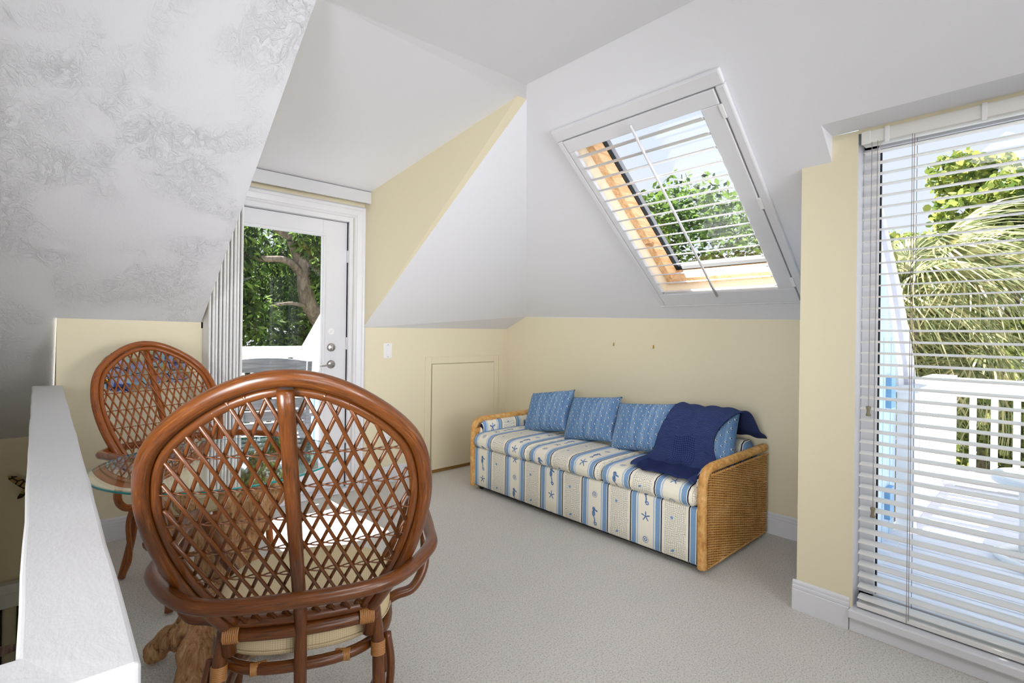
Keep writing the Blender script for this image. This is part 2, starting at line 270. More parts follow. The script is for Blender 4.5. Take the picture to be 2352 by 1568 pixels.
# ------------------------------------------------------------------ mesh helpers
class B:
    def __init__(s): s.v = []; s.f = []; s.uv = []; s.mi = []
    def face(s, idx, uv=None, mi=0): s.f.append(tuple(idx)); s.uv.append(uv); s.mi.append(mi)
    def add(s, pts): i = len(s.v); s.v.extend([tuple(map(float, p)) for p in pts]); return i
    def poly(s, pts, uv=None, mi=0): i = s.add(pts); s.face(range(i, i+len(pts)), uv, mi); return s
    def box(s, a, b, mi=0):
        (x0, y0, z0), (x1, y1, z1) = a, b
        i = s.add([(x0, y0, z0), (x1, y0, z0), (x1, y1, z0), (x0, y1, z0), (x0, y0, z1), (x1, y0, z1), (x1, y1, z1), (x0, y1, z1)])
        for q in ((0, 3, 2, 1), (4, 5, 6, 7), (0, 1, 5, 4), (1, 2, 6, 5), (2, 3, 7, 6), (3, 0, 4, 7)): s.face([i+k for k in q], None, mi)
        return s
    def obox(s, c, ax, ay, az):
        c, ax, ay, az = map(Vector, (c, ax, ay, az)); P = []
        for k in (-1, 1):
            for q, w in ((-1, -1), (1, -1), (1, 1), (-1, 1)): P.append(c+ax*q+ay*w+az*k)
        i = s.add(P)
        for q in ((0, 3, 2, 1), (4, 5, 6, 7), (0, 1, 5, 4), (1, 2, 6, 5), (2, 3, 7, 6), (3, 0, 4, 7)): s.face([i+k for k in q])
        return s
    def tube(s, path, r, sides=12, caps=True, squash=None, closed=False):
        P = [Vector(p) for p in path]; n = len(P); R = r if hasattr(r, '__len__') else [r]*n
        T = []
        for i in range(n):
            a = P[(i-1) % n] if closed or i > 0 else P[0]; b = P[(i+1) % n] if closed or i < n-1 else P[-1]
            t = (b-a); T.append(t.normalized() if t.length > 1e-9 else Vector((0, 0, 1)))
        ref = Vector((0, 0, 1)) if abs(T[0].z) < .9 else Vector((1, 0, 0)); nrm = (ref-T[0]*ref.dot(T[0])).normalized()
        base = len(s.v); L = 0; Ls = []
        for i in range(n):
            nrm = (nrm-T[i]*nrm.dot(T[i])).normalized(); bn = T[i].cross(nrm)
            if i: L += (P[i]-P[i-1]).length
            Ls.append(L)
            for k in range(sides):
                a = 2*PI*k/sides; s.v.append(tuple(P[i]+nrm*math.cos(a)*R[i]+bn*math.sin(a)*R[i]))
        m = n if closed else n-1
        for i in range(m):
            j = (i+1) % n; l1 = Ls[j] if j else L+(P[0]-P[-1]).length
            for k in range(sides):
                k2 = (k+1) % sides
                s.face((base+i*sides+k, base+i*sides+k2, base+j*sides+k2, base+j*sides+k), [(k/sides, Ls[i]), ((k+1)/sides, Ls[i]), ((k+1)/sides, l1), (k/sides, l1)])
        if caps and not closed:
            s.face([base+k for k in range(sides)][::-1]); s.face([base+(n-1)*sides+k for k in range(sides)])
        return s
    def lathe(s, prof, c=(0, 0, 0), sides=32, axis='z'):
        base = len(s.v)
        for r, z in prof:
            for k in range(sides):
                a = 2*PI*k/sides; p = (r*math.cos(a), r*math.sin(a), z)
                if axis == 'y': p = (p[0], p[2], p[1])
                if axis == 'x': p = (p[2], p[0], p[1])
                s.v.append((c[0]+p[0], c[1]+p[1], c[2]+p[2]))
        for i in range(len(prof)-1):
            for k in range(sides):
                k2 = (k+1) % sides; s.face((base+i*sides+k, base+i*sides+k2, base+(i+1)*sides+k2, base+(i+1)*sides+k))
        return s
    def grid(s, fn, nu, nv, closed=False):
        base = len(s.v); UV = {}
        for j in range(nv+1):
            for i in range(nu+1):
                p, uv = fn(i/nu, j/nv); s.v.append(tuple(p)); UV[(i, j)] = uv
        for j in range(nv):
            for i in range(nu):
                q = [(i, j), (i+1, j), (i+1, j+1), (i, j+1)]
                s.face([base+b*(nu+1)+a for a, b in q], [UV[k] for k in q])
        return s
    def prism(s, pts, d):
        d = Vector(d); n = len(pts); i = s.add(pts); j = s.add([Vector(p)+d for p in pts])
        s.face(range(i, i+n)); s.face([j+k for k in range(n)][::-1])
        for k in range(n): k2 = (k+1) % n; s.face((i+k, j+k, j+k2, i+k2))
        return s
    def mesh(s, name, mats, smooth=False, bevel=None, clean=False):
        me = bpy.data.meshes.new(name); me.from_pydata(s.v, [], s.f)
        for mt in (mats if isinstance(mats, (list, tuple)) else [mats]): me.materials.append(mt)
        if any(s.mi): me.polygons.foreach_set('material_index', s.mi)
        if any(u is not None for u in s.uv):
            ul = me.uv_layers.new(name='UVMap'); k = 0; flat = []
            for f, u in zip(s.f, s.uv):
                flat.extend([c for q in (u if u is not None else [(0, 0)]*len(f)) for c in q])
            ul.data.foreach_set('uv', flat)
        bm = bmesh.new(); bm.from_mesh(me)
        if clean: bmesh.ops.remove_doubles(bm, verts=bm.verts, dist=1e-5)
        bmesh.ops.recalc_face_normals(bm, faces=bm.faces)
        bm.to_mesh(me); bm.free()
        if smooth: me.polygons.foreach_set('use_smooth', [True]*len(me.polygons))
        me.update(); return me
    def obj(s, name, mats, parent=None, smooth=False, bevel=0, clean=False, loc=None, seg=2):
        o = bpy.data.objects.new(name, s.mesh(name, mats, smooth, clean=clean)); COL.objects.link(o)
        if parent is not None: o.parent = parent
        if loc is not None: o.location = loc
        if bevel:
            b = o.modifiers.new('bevel', 'BEVEL'); b.width = bevel; b.segments = seg; b.limit_method = 'ANGLE'; b.angle_limit = .6
            if not smooth: o.data.polygons.foreach_set('use_smooth', [False]*len(o.data.polygons))
        return o
def tag(o, label, cat, group=None):
    o['label'] = label; o['category'] = cat
    if group: o['group'] = group
    return o
def thing(name, label, cat, loc=(0, 0, 0), rz=0, group=None):
    o = bpy.data.objects.new(name, None); COL.objects.link(o); o.empty_display_size = .1
    o.location = loc; o.rotation_euler = (0, 0, rz); return tag(o, label, cat, group)
def struct(o): o['kind'] = 'structure'; return o
def sroot(name, loc=(0, 0, 0)):
    o = bpy.data.objects.new(name, None); COL.objects.link(o); o.location = loc; return struct(o)
def cr(pts, n=8):
    P = [np.array(p, float) for p in pts]; P = [2*P[0]-P[1]]+P+[2*P[-1]-P[-2]]; out = []
    for i in range(1, len(P)-2):
        a, b, c, d = P[i-1:i+3]
        for k in range(n):
            t = k/n; out.append(.5*(2*b+(-a+c)*t+(2*a-5*b+4*c-d)*t*t+(-a+3*b-3*c+d)*t**3))
    out.append(P[-2]); return [tuple(q) for q in out]
def dup(o, parent=None):
    c = o.copy(); COL.objects.link(c); c.parent = parent
    for ch in list(o.children): dup(ch, c)
    return c

# ------------------------------------------------------------------ room shell
YA, XB, XP, HC = 3.614, 3.261, 2.448, 2.455
SB = lambda x: 1.303+.78*(XB-x)                 # right hand slope
SA = lambda y: 1.229+.66*(YA-y)                 # left hand slope
YT = YA-(HC-1.229)/.66; XT = XB-(HC-1.303)/.78  # where the slopes meet the flat ceiling
APEX = (1.836, 1.905, 2.415); XL, XR_ = .714, 1.787
bf = B().poly([(.03, .70, 0), (-1.3, .70, 0), (-1.3, -3.2, 0), (XP+.01, -3.2, 0), (XP+.01, .785, 0), (3.3, .785, 0), (3.3, 3.64, 0), (.03, 3.64, 0)])
def grid_rect(x0, y0, x1, y1, z): return [(x0, y0, z), (x1, y0, z), (x1, y1, z), (x0, y1, z)]
struct(bf.obj('floor', MT['carpet']))
# wall with the glass door (left of the corner)
DX0, DX1, DZ1 = .785, 1.70, 2.045
b = B()
b.poly([(.048, YA, -2.4), (DX0, YA, -2.4), (DX0, YA, 1.238), (.048, YA, 1.244)])
b.poly([(DX0, YA, DZ1), (DX1, YA, DZ1), (DX1, YA, 2.30), (DX0, YA, 2.30)])
b.poly([(.714, YA, 1.2), (DX0, YA, 1.2), (DX0, YA, 2.3), (.714, YA, 2.3)])
b.poly([(DX0, YA, -2.4), (DX1, YA, -2.4), (DX1, YA, 0), (DX0, YA, 0)])
b.poly([(DX1, YA, 0), (XR_, YA, 0), (XR_, YA, 2.30), (DX1, YA, 2.30)])
b.poly([(XR_, YA, 0), (3.283, YA, 0), (3.283, YA, 1.229), (XR_, YA, 1.222)])
for z0, z1 in ((0, DZ1),): b.poly([(DX1, YA, z0), (DX1, YA+.14, z0), (DX1, YA+.14, z1), (DX1, YA, z1)]); b.poly([(DX0, YA, z0), (DX0, YA+.14, z0), (DX0, YA+.14, z1), (DX0, YA, z1)]); b.poly([(DX0, YA, DZ1), (DX1, YA, DZ1), (DX1, YA+.14, DZ1), (DX0, YA+.14, DZ1)])
b.poly([(.048, YA, -2.4), (.048, 5.0, -2.4), (.048, 5.0, .30), (.048, YA, 1.23)])
struct(b.obj('wall_left', MT['yellow']))
# dormer cheeks (upright triangles above the knee wall)
struct(B().poly([(XR_, YA, 1.222), (XR_, YA, 2.225), (1.825, 1.96, 2.447), APEX]).obj('wall_dormer_right', MT['yellow']))
struct(B().poly([(XL, YA, 1.236), (XL, YA, 2.30), (XL, YT, HC)]).obj('wall_dormer_left', MT['yellow']))
# sofa wall
struct(B().poly([(XB, .78, 0), (XB, 3.63, 0), (XB, YA, 1.229), (XB, 3.352, 1.345), (XB, 2.974, 1.331), (XB, .78, 1.291)]).obj('wall_back', MT['yellow']))
# window wall with the pier
WY1, WY0, WZ0, WZ1 = .575, -1.05, .092, 2.035
b = B()
b.poly([(XP, .785, 0), (XP, .669, 0), (XP, .669, SB(XP)), (XP, .785, SB(XP))])
b.poly([(XP, .669, 0), (XP, WY1, 0), (XP, WY1, 2.045), (XP, .669, 2.047)])
b.poly([(XP, WY1, 0), (XP, WY0, 0), (XP, WY0, .06), (XP, WY1, .06)])
b.poly([(XP, WY0, 0), (XP, -3.2, 0), (XP, -3.2, 1.92), (XP, WY0, 2.05)])
b.poly([(XP, WY1, 2.03), (XP, WY0, 2.03), (XP, WY0, 2.06), (XP, WY1, 2.06)])
b.poly([(XP, .785, 0), (XB, .785, 0), (XB, .785, 1.29), (XP, .785, SB(XP))])
struct(b.obj('wall_right', MT['yellow']))
# ceilings
b = B()
seam = [(1.825, 1.96, 2.447), (XL, 1.93, HC)]
b.poly([(XL, 3.62, 2.2243), (XR_, 3.62, 2.2243), (1.825, 1.96, 2.447), (XL, 1.916, HC)])
b.poly([(XL, 1.916, HC), (1.825, 1.96, 2.447), (XT, 1.85, HC), (XT, -3.2, HC), (XL, -3.2, HC)])
b.poly([(1.825, 1.96, 2.447), APEX, (XT, 1.85, HC)])
b.poly([(XL, YT, HC), (XL, -3.2, HC), (-1.3, -3.2, HC), (-1.3, YT, HC)])
struct(b.obj('ceiling', MT['white']))
b = B()
b.poly([(XL, YA, 1.236), (XL, YT, HC), (.048, YT, HC), (.048, YA, 1.244)])
b.poly([(.048, YA, 1.244), (.048, YT, HC), (-1.3, YT, HC), (-1.3, YA, 1.244)])
b.poly([(.048, YA, 1.244), (-1.3, YA, 1.244), (-1.3, 4.81, .44), (.048, 4.81, .44)])
struct(b.obj('ceiling_slope_left', MT['plaster']))
b = B().poly([(XR_, YA, 1.222), (3.265, YA, 1.229), (XB, 3.352, 1.345)]).poly([(XR_, YA, 1.222), (XB, 3.352, 1.345), APEX])
struct(b.obj('ceiling_slope_middle', MT['white']))
# right slope with the skylight opening and the recess over the blind
SX0, SX1, SY0, SY1 = 2.09, 3.06, 1.05, 1.82
S = lambda x, y: (x, y, SB(x))
b = B()
b.poly([APEX, (XB, 3.352, 1.345), (XB, 2.974, 1.331), (XB, SY1, 1.31), S(SX1, SY1), S(SX0, SY1), (XT, SY1, HC), (XT, 1.85, HC)])
b.poly([(XT, SY1, HC), S(SX0, SY1), S(SX0, SY0), (XT, SY0, HC)])
b.poly([S(SX1, SY1), (XB, SY1, 1.31), (XB, SY0, 1.296), S(SX1, SY0)])
b.poly([(XT, SY0, HC), S(SX0, SY0), S(SX1, SY0), (XB, SY0, 1.296), (XB, .785, 1.29), (XP, .785, SB(XP)), (2.30, .785, SB(2.30))])
b.poly([(XT, SY0, HC), (2.30, .785, SB(2.30)), (2.30, .669, SB(2.30)), (XT, .669, HC)])
b.poly([(2.30, .785, SB(2.30)), (XP, .785, SB(XP)), (XP, .669, SB(XP)), (2.30, .669, SB(2.30))])
b.poly([(XT, .669, HC), (2.30, .669, SB(2.30)), (2.30, -3.2, SB(2.30)), (XT, -3.2, HC)])
b.poly([(2.30, .669, SB(2.30)), (XP, .669, 2.047), (XP, -3.2, 2.04), (2.30, -3.2, SB(2.30))])
b.poly([(2.30, .669, SB(2.30)), (XP, .669, SB(XP)), (XP, .669, 2.047)])
struct(b.obj('ceiling_slope_right', MT['white']))
# stairwell beside the loft
b = B()
b.poly([(-1.3, 4.81, .445), (.048, 4.81, .445), (.048, 4.81, -2.4), (-1.3, 4.81, -2.4)])
b.poly([(-1.3, 4.81, -2.4), (-1.3, -.6, -2.4), (-1.3, -.6, HC), (-1.3, 1.7, HC), (-1.3, 4.81, .44)])
b.poly([(-.45, 3.4, -2.4), (-.45, 4.81, -2.4), (-.45, 4.81, .44), (-.45, 3.4, SA(3.4))])  # this face and the next: unseen partition added to darken the stairwell end
b.poly([(-1.3, 3.4, -2.4), (-.45, 3.4, -2.4), (-.45, 3.4, SA(3.4)), (-1.3, 3.4, SA(3.4))])
b.poly([(-1.3, -3.2, 0), (-1.3, -.6, 0), (-1.3, -.6, HC), (-1.3, -3.2, HC)])
struct(b.obj('wall_stairwell', MT['yellow']))
struct(B().poly([(-1.3, -3.2, 0), (3.3, -3.2, 0), (3.3, -3.2, HC), (-1.3, -3.2, HC)]).obj('wall_front', MT['white']))
struct(B().poly(grid_rect(-1.3, -.6, .03, 4.81, -2.4)).obj('floor_stairwell', MT['carpet']))
b = B().box((-1.3, 4.76, -.69), (.04, 4.81, -.59)); b.box((-1.3, 4.74, -.59), (.04, 4.81, -.525))
struct(b.obj('trim_1', MT['trim'], bevel=.006))
wr = sroot('window_3', (0, 0, 0))
B().poly([(-.52, 4.795, -2.0), (-.205, 4.795, -2.0), (-.205, 4.795, -.73), (-.52, 4.795, -.73)]).obj('pane', MT['leafdark'], wr)
B().box((-.215, 4.75, -2.0), (-.19, 4.80, -.70)).obj('frame_bar', MT['black'], wr); B().box((-.12, 4.75, -2.0), (-.105, 4.80, -.70)).obj('frame_bar', MT['black'], wr)
# half wall with plaster cap
A0, A1, A2, A3 = (-.020, .778, .834), (.082, .680, .834), (.075, YA, .886), (-.045, YA, .889)
b = B()
n = 22; left, right = [], []
for i in range(n+1):
    t = i/n; w = lambda k: .0008*math.sin(i*k)+.0005*math.sin(i*2.7*k)
    right.append((A1[0]+(A2[0]-A1[0])*t+w(1.3)*(t > 0), A1[1]+(A2[1]-A1[1])*t, A1[2]+(A2[2]-A1[2])*t))
    left.append((A0[0]+(A3[0]-A0[0])*t+w(1.9)*(t > 0), A0[1]+(A3[1]-A0[1])*t, A0[2]+(A3[2]-A0[2])*t))
for i in range(n):
    b.poly([left[i], right[i], right[i+1], left[i+1]])
    b.poly([right[i], (right[i][0]+.004, right[i][1], -.02), (right[i+1][0]+.004, right[i+1][1], -.02), right[i+1]])
    b.poly([left[i], (left[i][0], left[i][1], -2.4), (left[i+1][0], left[i+1][1], -2.4), left[i+1]])
b.poly([(-1.3, .80, .834), (-1.3, .69, .832), (.03, .684, .832), A1, A0])
b.poly([(-1.3, .69, .832), (-1.3, .69, -.02), (.03, .684, -.02), (.03, .684, .832)])
b.poly([(.03, .684, .832), (.03, .684, -.02), (.086, .68, -.02), A1])
b.poly([A0, (-1.3, .80, .834), (-1.3, .80, -2.4), (-.02, .78, -2.4)])
o = struct(b.obj('wall_half', MT['cap'], clean=True, bevel=.006, seg=3))

# baseboards
PROF = [(0, 0), (.014, 0), (.014, .088), (.010, .091), (.0125, .096), (.0125, .105), (.008, .109), (.0095, .113), (.0095, .120), (.004, .128), (0, .128)]
def baseboard(name, p0, p1, nrm):
    b = B(); p0, p1, nrm = Vector((*p0, 0)), Vector((*p1, 0)), Vector((*nrm, 0)); K = len(PROF)
    for p in (p0, p1): b.add([p+nrm*o_+Vector((0, 0, z)) for o_, z in PROF])
    for i in range(K-1): b.face((i, i+1, K+i+1, K+i))
    b.face(range(K)); b.face(range(2*K-1, K-1, -1)); return struct(b.obj(name, MT['trim']))
baseboard('baseboard_left', (.09, YA), (.72, YA), (0, -1)); baseboard('baseboard_left', (1.80, YA), (2.34, YA), (0, -1)); baseboard('baseboard_left', (3.12, YA), (XB, YA), (0, -1))
baseboard('baseboard_back', (XB, .785), (XB, YA), (-1, 0)); baseboard('baseboard_right', (XP, .585), (XP, .799), (-1, 0)); baseboard('baseboard_pier', (XP, .785), (XB, .785), (0, 1))

# glass door
d = sroot('door_1', (DX0+.015, YA, 0)); dx = DX0+.015
def dpart(b, name, mat, par=None, **k):
    o = b.obj(name, mat, par or d, **k); return o
LY0, LY1 = .045, .085      # leaf depth behind the wall face, local
b = B(); lw = .87; gx0, gx1, gz0, gz1 = .130, .688, .235, 1.885
b.box((0, LY0, .03), (gx0, LY1, 2.005)); b.box((gx1, LY0, .03), (lw, LY1, 2.005)); b.box((gx0, LY0, .03), (gx1, LY1, gz0)); b.box((gx0, LY0, gz1), (gx1, LY1, 2.005))
dpart(b, 'leaf', MT['trim'], bevel=.003)
b = B()
for q in (((gx0-.018, LY0-.014, gz0-.018), (gx1+.018, LY0, gz0)), ((gx0-.018, LY0-.014, gz1), (gx1+.018, LY0, gz1+.018)), ((gx0-.018, LY0-.014, gz0), (gx0, LY0, gz1)), ((gx1, LY0-.014, gz0), (gx1+.018, LY0, gz1))): b.box(*q)
dpart(b, 'glazing_bead', MT['trim'], bevel=.004)
dpart(B().poly([(gx0, .06, gz0), (gx1, .06, gz0), (gx1, .06, gz1), (gx0, .06, gz1)]), 'glass_pane', MT['pane'])
b = B(); b.box((-.015, 0, 0), (0, .13, 2.045)); b.box((lw, 0, 0), (lw+.035, .13, 2.045)); b.box((0, 0, 2.008), (lw, .13, 2.045)); b.box((lw-.0, .02, .0), (lw+.012, .045, 2.01)); dpart(b, 'jamb', MT['trim'], bevel=.003)
b = B().box((-.03, -.03, 0), (lw+.035, .16, .03)); b.box((-.03, -.045, 0), (lw+.035, -.03, .018)); dpart(b, 'threshold', MT['trim'], bevel=.006)
for z, r in ((1.071, .031), (.946, .031)):
    o = B().lathe([(0, -.0), (r, 0), (r, -.008), (r*.8, -.016), (r*.45, -.018), (0, -.02)], sides=28, axis='y').obj('deadbolt' if z > 1 else 'handle_rose', MT['nickel'], d, smooth=False, loc=(1.557-dx, LY0, z))
    if z > 1: B().box((-.006, -.034, -.016), (.006, -.016, .016)).obj('thumb_turn', MT['nickel'], o, bevel=.003)
    else:
        B().tube(cr([(0, -.015, 0), (0, -.045, 0), (-.012, -.056, 0), (-.05, -.058, -.003), (-.10, -.056, -.006)]), [.008]*8+[.007]*9+[.0065]*8+[.006]*8, 10).obj('lever', MT['nickel'], o, smooth=True)
o = B().lathe([(0, 0), (.028, 0), (.028, -.004), (.024, -.007), (0, -.007)], sides=28, axis='y').obj('round_sensor', MT['plastic'], d, loc=(1.557-dx, LY0, 1.19))
B().tube(cr([(-.012, -.009, -.008), (0, -.011, .004), (.012, -.009, .008)]), .003, 6).obj('sensor_switch', MT['plastic'], o, smooth=True)
for z in (.4, 1.1, 1.75): B().box((lw-.004, .02, z-.045), (lw+.012, .045, z+.045)).obj('strike_plate', MT['trim'], d)
# casing around the door
def casing_profile(): return [(0, 0), (0, .012), (.012, .022), (.022, .016), (.03, .016), (.034, .020), (.07, .014), (.078, .018), (.088, .010), (.092, 0)]   # (from outer edge inward, depth)
b = B(); P = casing_profile(); ox0, ox1, oz = .722, 1.797, 2.132
K = len(P); rows = []
for o_, dd in P:
    rows.append([(ox0+o_, YA-dd, 0), (ox0+o_, YA-dd, oz-o_), (ox1-o_, YA-dd, oz-o_), (ox1-o_, YA-dd, 0)])
for i in range(K-1):
    for k in range(3): b.poly([rows[i][k], rows[i][k+1], rows[i+1][k+1], rows[i+1][k]])
struct(b.obj('trim_2', MT['trim']))

# small access door in the knee wall
d2 = sroot('door_2', (2.405, YA, 0)); o_ = -2.405
b = B()
for q in (((2.343, -.016, .0), (2.400, 0, .985)), ((3.09, -.016, 0), (3.15, 0, .985)), ((2.40, -.016, .925), (3.09, 0, .985))): b.box((q[0][0]+o_, q[0][1], q[0][2]), (q[1][0]+o_, q[1][1], q[1][2]))
b.obj('casing', MT['yellow'], d2, bevel=.004)
B().box((.003, -.026, .03), (.682, -.004, .920)).obj('panel', MT['yellow'], d2, bevel=.004)
B().box((.0, -.012, .0), (.685, -.002, .03)).obj('kick_strip', Mat('ochre wood strip', srgb(150, 116, 52), .6).m, d2)
# switch and outlet
def plate(name, x, z, label, cat, outlet=False):
    t = thing(name, label, cat, (x, YA, z))
    B().box((-.036, -.006, -.059), (.036, 0, .059)).obj('cover_plate', MT['plastic'], t, bevel=.003)
    if not outlet:
        B().box((-.016, -.011, -.033), (.016, -.006, .033)).obj('rocker', MT['plastic'], t, bevel=.003)
        B().box((-.016, -.009, .036), (.016, -.006, .042)).obj('dimmer_slot', MT['trim'], t)
    else:
        for s_ in (-1, 1):
            q = B().box((-.016, -.009, s_*.021-.014), (.016, -.006, s_*.021+.014)).obj('socket', MT['plastic'], t, bevel=.003)
            B().box((-.007, -.0095, s_*.021-.004), (-.005, -.0088, s_*.021+.006)).box((.005, -.0095, s_*.021-.004), (.007, -.0088, s_*.021+.006)).obj('slots', MT['black'], q)['kind'] = 'stuff'
    for s_ in (-1, 1): B().lathe([(0, -.0072), (.003, -.007), (.003, -.006)], c=(0, 0, s_*.048), sides=8, axis='y').obj('screw', MT['nickel'], t)
plate('light_switch', 1.996, 1.042, 'white rocker light switch on the cream wall beside the glass door', 'switch')
plate('wall_outlet', 2.007, .375, 'white wall outlet low on the cream wall above the baseboard', 'outlet', True)
for y, z, w in ((2.367, 1.118, 'hook nearer the corner'), (2.017, 1.108, 'hook nearer the window pier')):
    t = thing('wall_hook', 'tiny brass picture hook on the wall above the sofa, '+w, 'hook', (XB, y, z), 0, 'two brass picture hooks above the sofa')
    B().box((-.003, -.004, -.012), (0, .004, .012)).obj('hook_plate', MT['brass'], t)
    B().tube(cr([(-.002, 0, -.010), (-.007, 0, -.014), (-.010, 0, -.009), (-.009, 0, -.004)]), .0014, 6).obj('hook_wire', MT['brass'], t, smooth=True)

# vertical blind over the door: valance with a stack of vanes
t = thing('vertical_blind', 'white vertical blind with box valance and vanes stacked left of the glass door', 'blind', (0, YA, 0))
B().box((XL+.002, -.098, 2.146), (1.80, -.086, 2.232)).box((XL+.002, -.086, 2.222), (1.80, -.02, 2.228)).box((1.786, -.086, 2.146), (1.80, -.022, 2.222)).obj('valance', Mat('satin white valance', srgb(206, 207, 211), .4, .4).m, t, bevel=.003)
B().box((XL+.01, -.07, 2.16), (1.77, -.03, 2.195)).obj('headrail', MT['trim'], t)
VP_ = cr([(0, .0445), (.002, .01), (0, -.026), (.0015, -.037), (.0065, -.0435), (.0125, -.040), (.0135, -.032)], 4)
vb = B(); vb.grid(lambda a, c: ((lambda p: (p[0], p[1], .035+2.115*c))(VP_[min(int(a*(len(VP_)-1)+.5), len(VP_)-1)]), (a, c)), len(VP_)-1, 1)
vmesh = vb.mesh('vane', MT['plastic'], smooth=True)
for i in range(10):
    o = bpy.data.objects.new('vane', vmesh); COL.objects.link(o); o.parent = t; o.location = (.728+i*.0195, -.062, 0); o.rotation_euler = (0, 0, math.radians(8+3*math.sin(i*2.1)))

# venetian blind and window
w1 = sroot('window_1', (XP, 0, 0))
b = B()
b.poly([(0, WY1, WZ0), (.12, WY1, WZ0), (.12, WY1, WZ1), (0, WY1, WZ1)]); b.poly([(0, WY0, WZ0), (.12, WY0, WZ0), (.12, WY0, WZ1), (0, WY0, WZ1)]); b.poly([(0, WY1, WZ1), (.12, WY1, WZ1), (.12, WY0, WZ1), (0, WY0, WZ1)])
b.obj('reveal', MT['trim'], w1)
b = B().box((-.034, WY0-.03, .058), (.06, WY1+.008, .092)); b.box((.06, WY0, .06), (.13, WY1, .098)); b.obj('sill', MT['trim'], w1, bevel=.005)
B().box((-.014, WY0-.03, 0), (0, WY1+.007, .058)).obj('apron', MT['trim'], w1, bevel=.002)
b = B()
fy0, fy1 = WY0+.0, WY1-.0
for q in (((.085, fy1-.055, WZ0), (.125, fy1, WZ1)), ((.085, fy0, WZ0), (.125, fy0+.055, WZ1)), ((.085, fy0, WZ1-.055), (.125, fy1, WZ1)), ((.085, fy0, WZ0), (.125, fy1, WZ0+.045)), ((.085, -.28, WZ0), (.125, -.20, WZ1))): b.box(*q)
b.obj('frame', MT['trim'], w1, bevel=.003)
b = B().box((.10, fy1-.060, WZ0+.045), (.112, fy1-.055, WZ1-.055)).box((.10, fy0+.055, WZ1-.060), (.112, fy1-.055, WZ1-.055)); b.obj('gasket', MT['black'], w1)
B().poly([(.108, fy0, WZ0), (.108, fy1, WZ0), (.108, fy1, WZ1), (.108, fy0, WZ1)]).obj('glass_pane', MT['pane'], w1)
t = thing('venetian_blind', 'wide white venetian blind lowered over the tall window', 'blind', (XP+.028, 0, 0))
BY0, BY1 = WY0+.012, WY1-.013
B().box((-.030, BY0, 1.982), (.026, BY1, 2.033)).obj('headrail', MT['slat'], t, bevel=.003)
B().box((-.034, BY1-.028, 1.980), (-.028, BY1+.002, 2.034)).obj('end_cap', MT['slat'], t, bevel=.002)
for y in (.478, .195, -.4): B().box((-.0345, y-.007, 1.972), (-.029, y+.007, 2.036)).obj('bracket_clip', MT['plastic'], t, bevel=.001)
sb = B(); TL = math.radians(5); n = 8
def slatf(a, c):
    s_ = (a-.5)*.05; hgt = .0038*(1-(2*a-1)**2)
    return ((s_*math.cos(TL)-hgt*math.sin(TL), BY0+.003+(BY1-BY0-.006)*c, s_*math.sin(TL)+hgt*math.cos(TL)), (a, c))
sb.grid(slatf, n, 1); base = len(sb.v)
sb.grid(lambda a, c: ((lambda p: ((p[0][0], p[0][1], p[0][2]-.0028), p[1]))(slatf(a, c))), n, 1)
N1 = n+1
for i in range(n): sb.face((i, i+1, base+i+1, base+i)); sb.face((N1+i, N1+i+1, base+N1+i+1, base+N1+i))
sb.face((0, N1, base+N1, base)); sb.face((n, n+N1, base+n+N1, base+n))
smesh = sb.mesh('slat', MT['slat'], smooth=False)
for i in range(41):
    o = bpy.data.objects.new('slat', smesh); COL.objects.link(o); o.parent = t; o.location = (0, 0, 1.951-i*.0453)
B().box((-.026, BY0, .098), (.026, BY1, .118)).obj('bottom_rail', MT['slat'], t, bevel=.004)
for y in (.392, -.12, -.62):
    for xx in (-.027, .027): B().tube([(xx, y, .112), (xx, y, 1.985)], .0011, 6).obj('ladder_cord', MT['cord'], t)
    B().tube([(-.029, y+.006, .10), (-.029, y+.006, 1.985)], .0011, 6).obj('ladder_cord', MT['cord'], t)
for y, z in ((.527, .914), (.508, .512)):
    c = B().tube([(-.034, y, 1.985), (-.036, y, z)], .0012, 6).obj('pull_cord', MT['cord'], t)
    B().lathe([(0, .016), (.007, .016), (.0095, .012), (.006, -.002), (.007, -.012), (.0098, -.02), (.008, -.024), (0, -.024)], c=(-.036, y, z-.008), sides=14).obj('tassel', MT['tassel'], c, smooth=True)

# ------------------------------------------------------------------ skylight with shutter: local frame on the slope
nS = Vector((.78, 0, 1)).normalized(); dS = Vector((1, 0, -.78)).normalized()      # outward normal, down the slope
o0 = Vector((1.997, .0, SB(1.997)))
def SL(s_, y, h): return o0+dS*s_+Vector((0, y, 0))+nS*h                             # h<0 is into the room
# down-slope metres: casing 0..1.43
LS = (3.132-1.997)*math.sqrt(1+.78**2)
w2 = sroot('window_2')
def ring(b, s0, s1, y0, y1, s2, s3, y2, y3, h0, h1):
    for (a, c, e, f) in ((s0, s2, y0, y1), (s3, s1, y0, y1), (s2, s3, y0, y2), (s2, s3, y3, y1)):
        i = b.add([SL(a, e, h0), SL(c, e, h0), SL(c, f, h0), SL(a, f, h0), SL(a, e, h1), SL(c, e, h1), SL(c, f, h1), SL(a, f, h1)])
        for q in ((0, 3, 2, 1), (4, 5, 6, 7), (0, 1, 5, 4), (1, 2, 6, 5), (2, 3, 7, 6), (3, 0, 4, 7)): b.face([i+k for k in q])
    return b
o = ring(B(), 0, LS, .947, 1.872, .068, LS-.016, .99, 1.835, 0, -.026).obj('casing', MT['trim'], w2, bevel=.008)
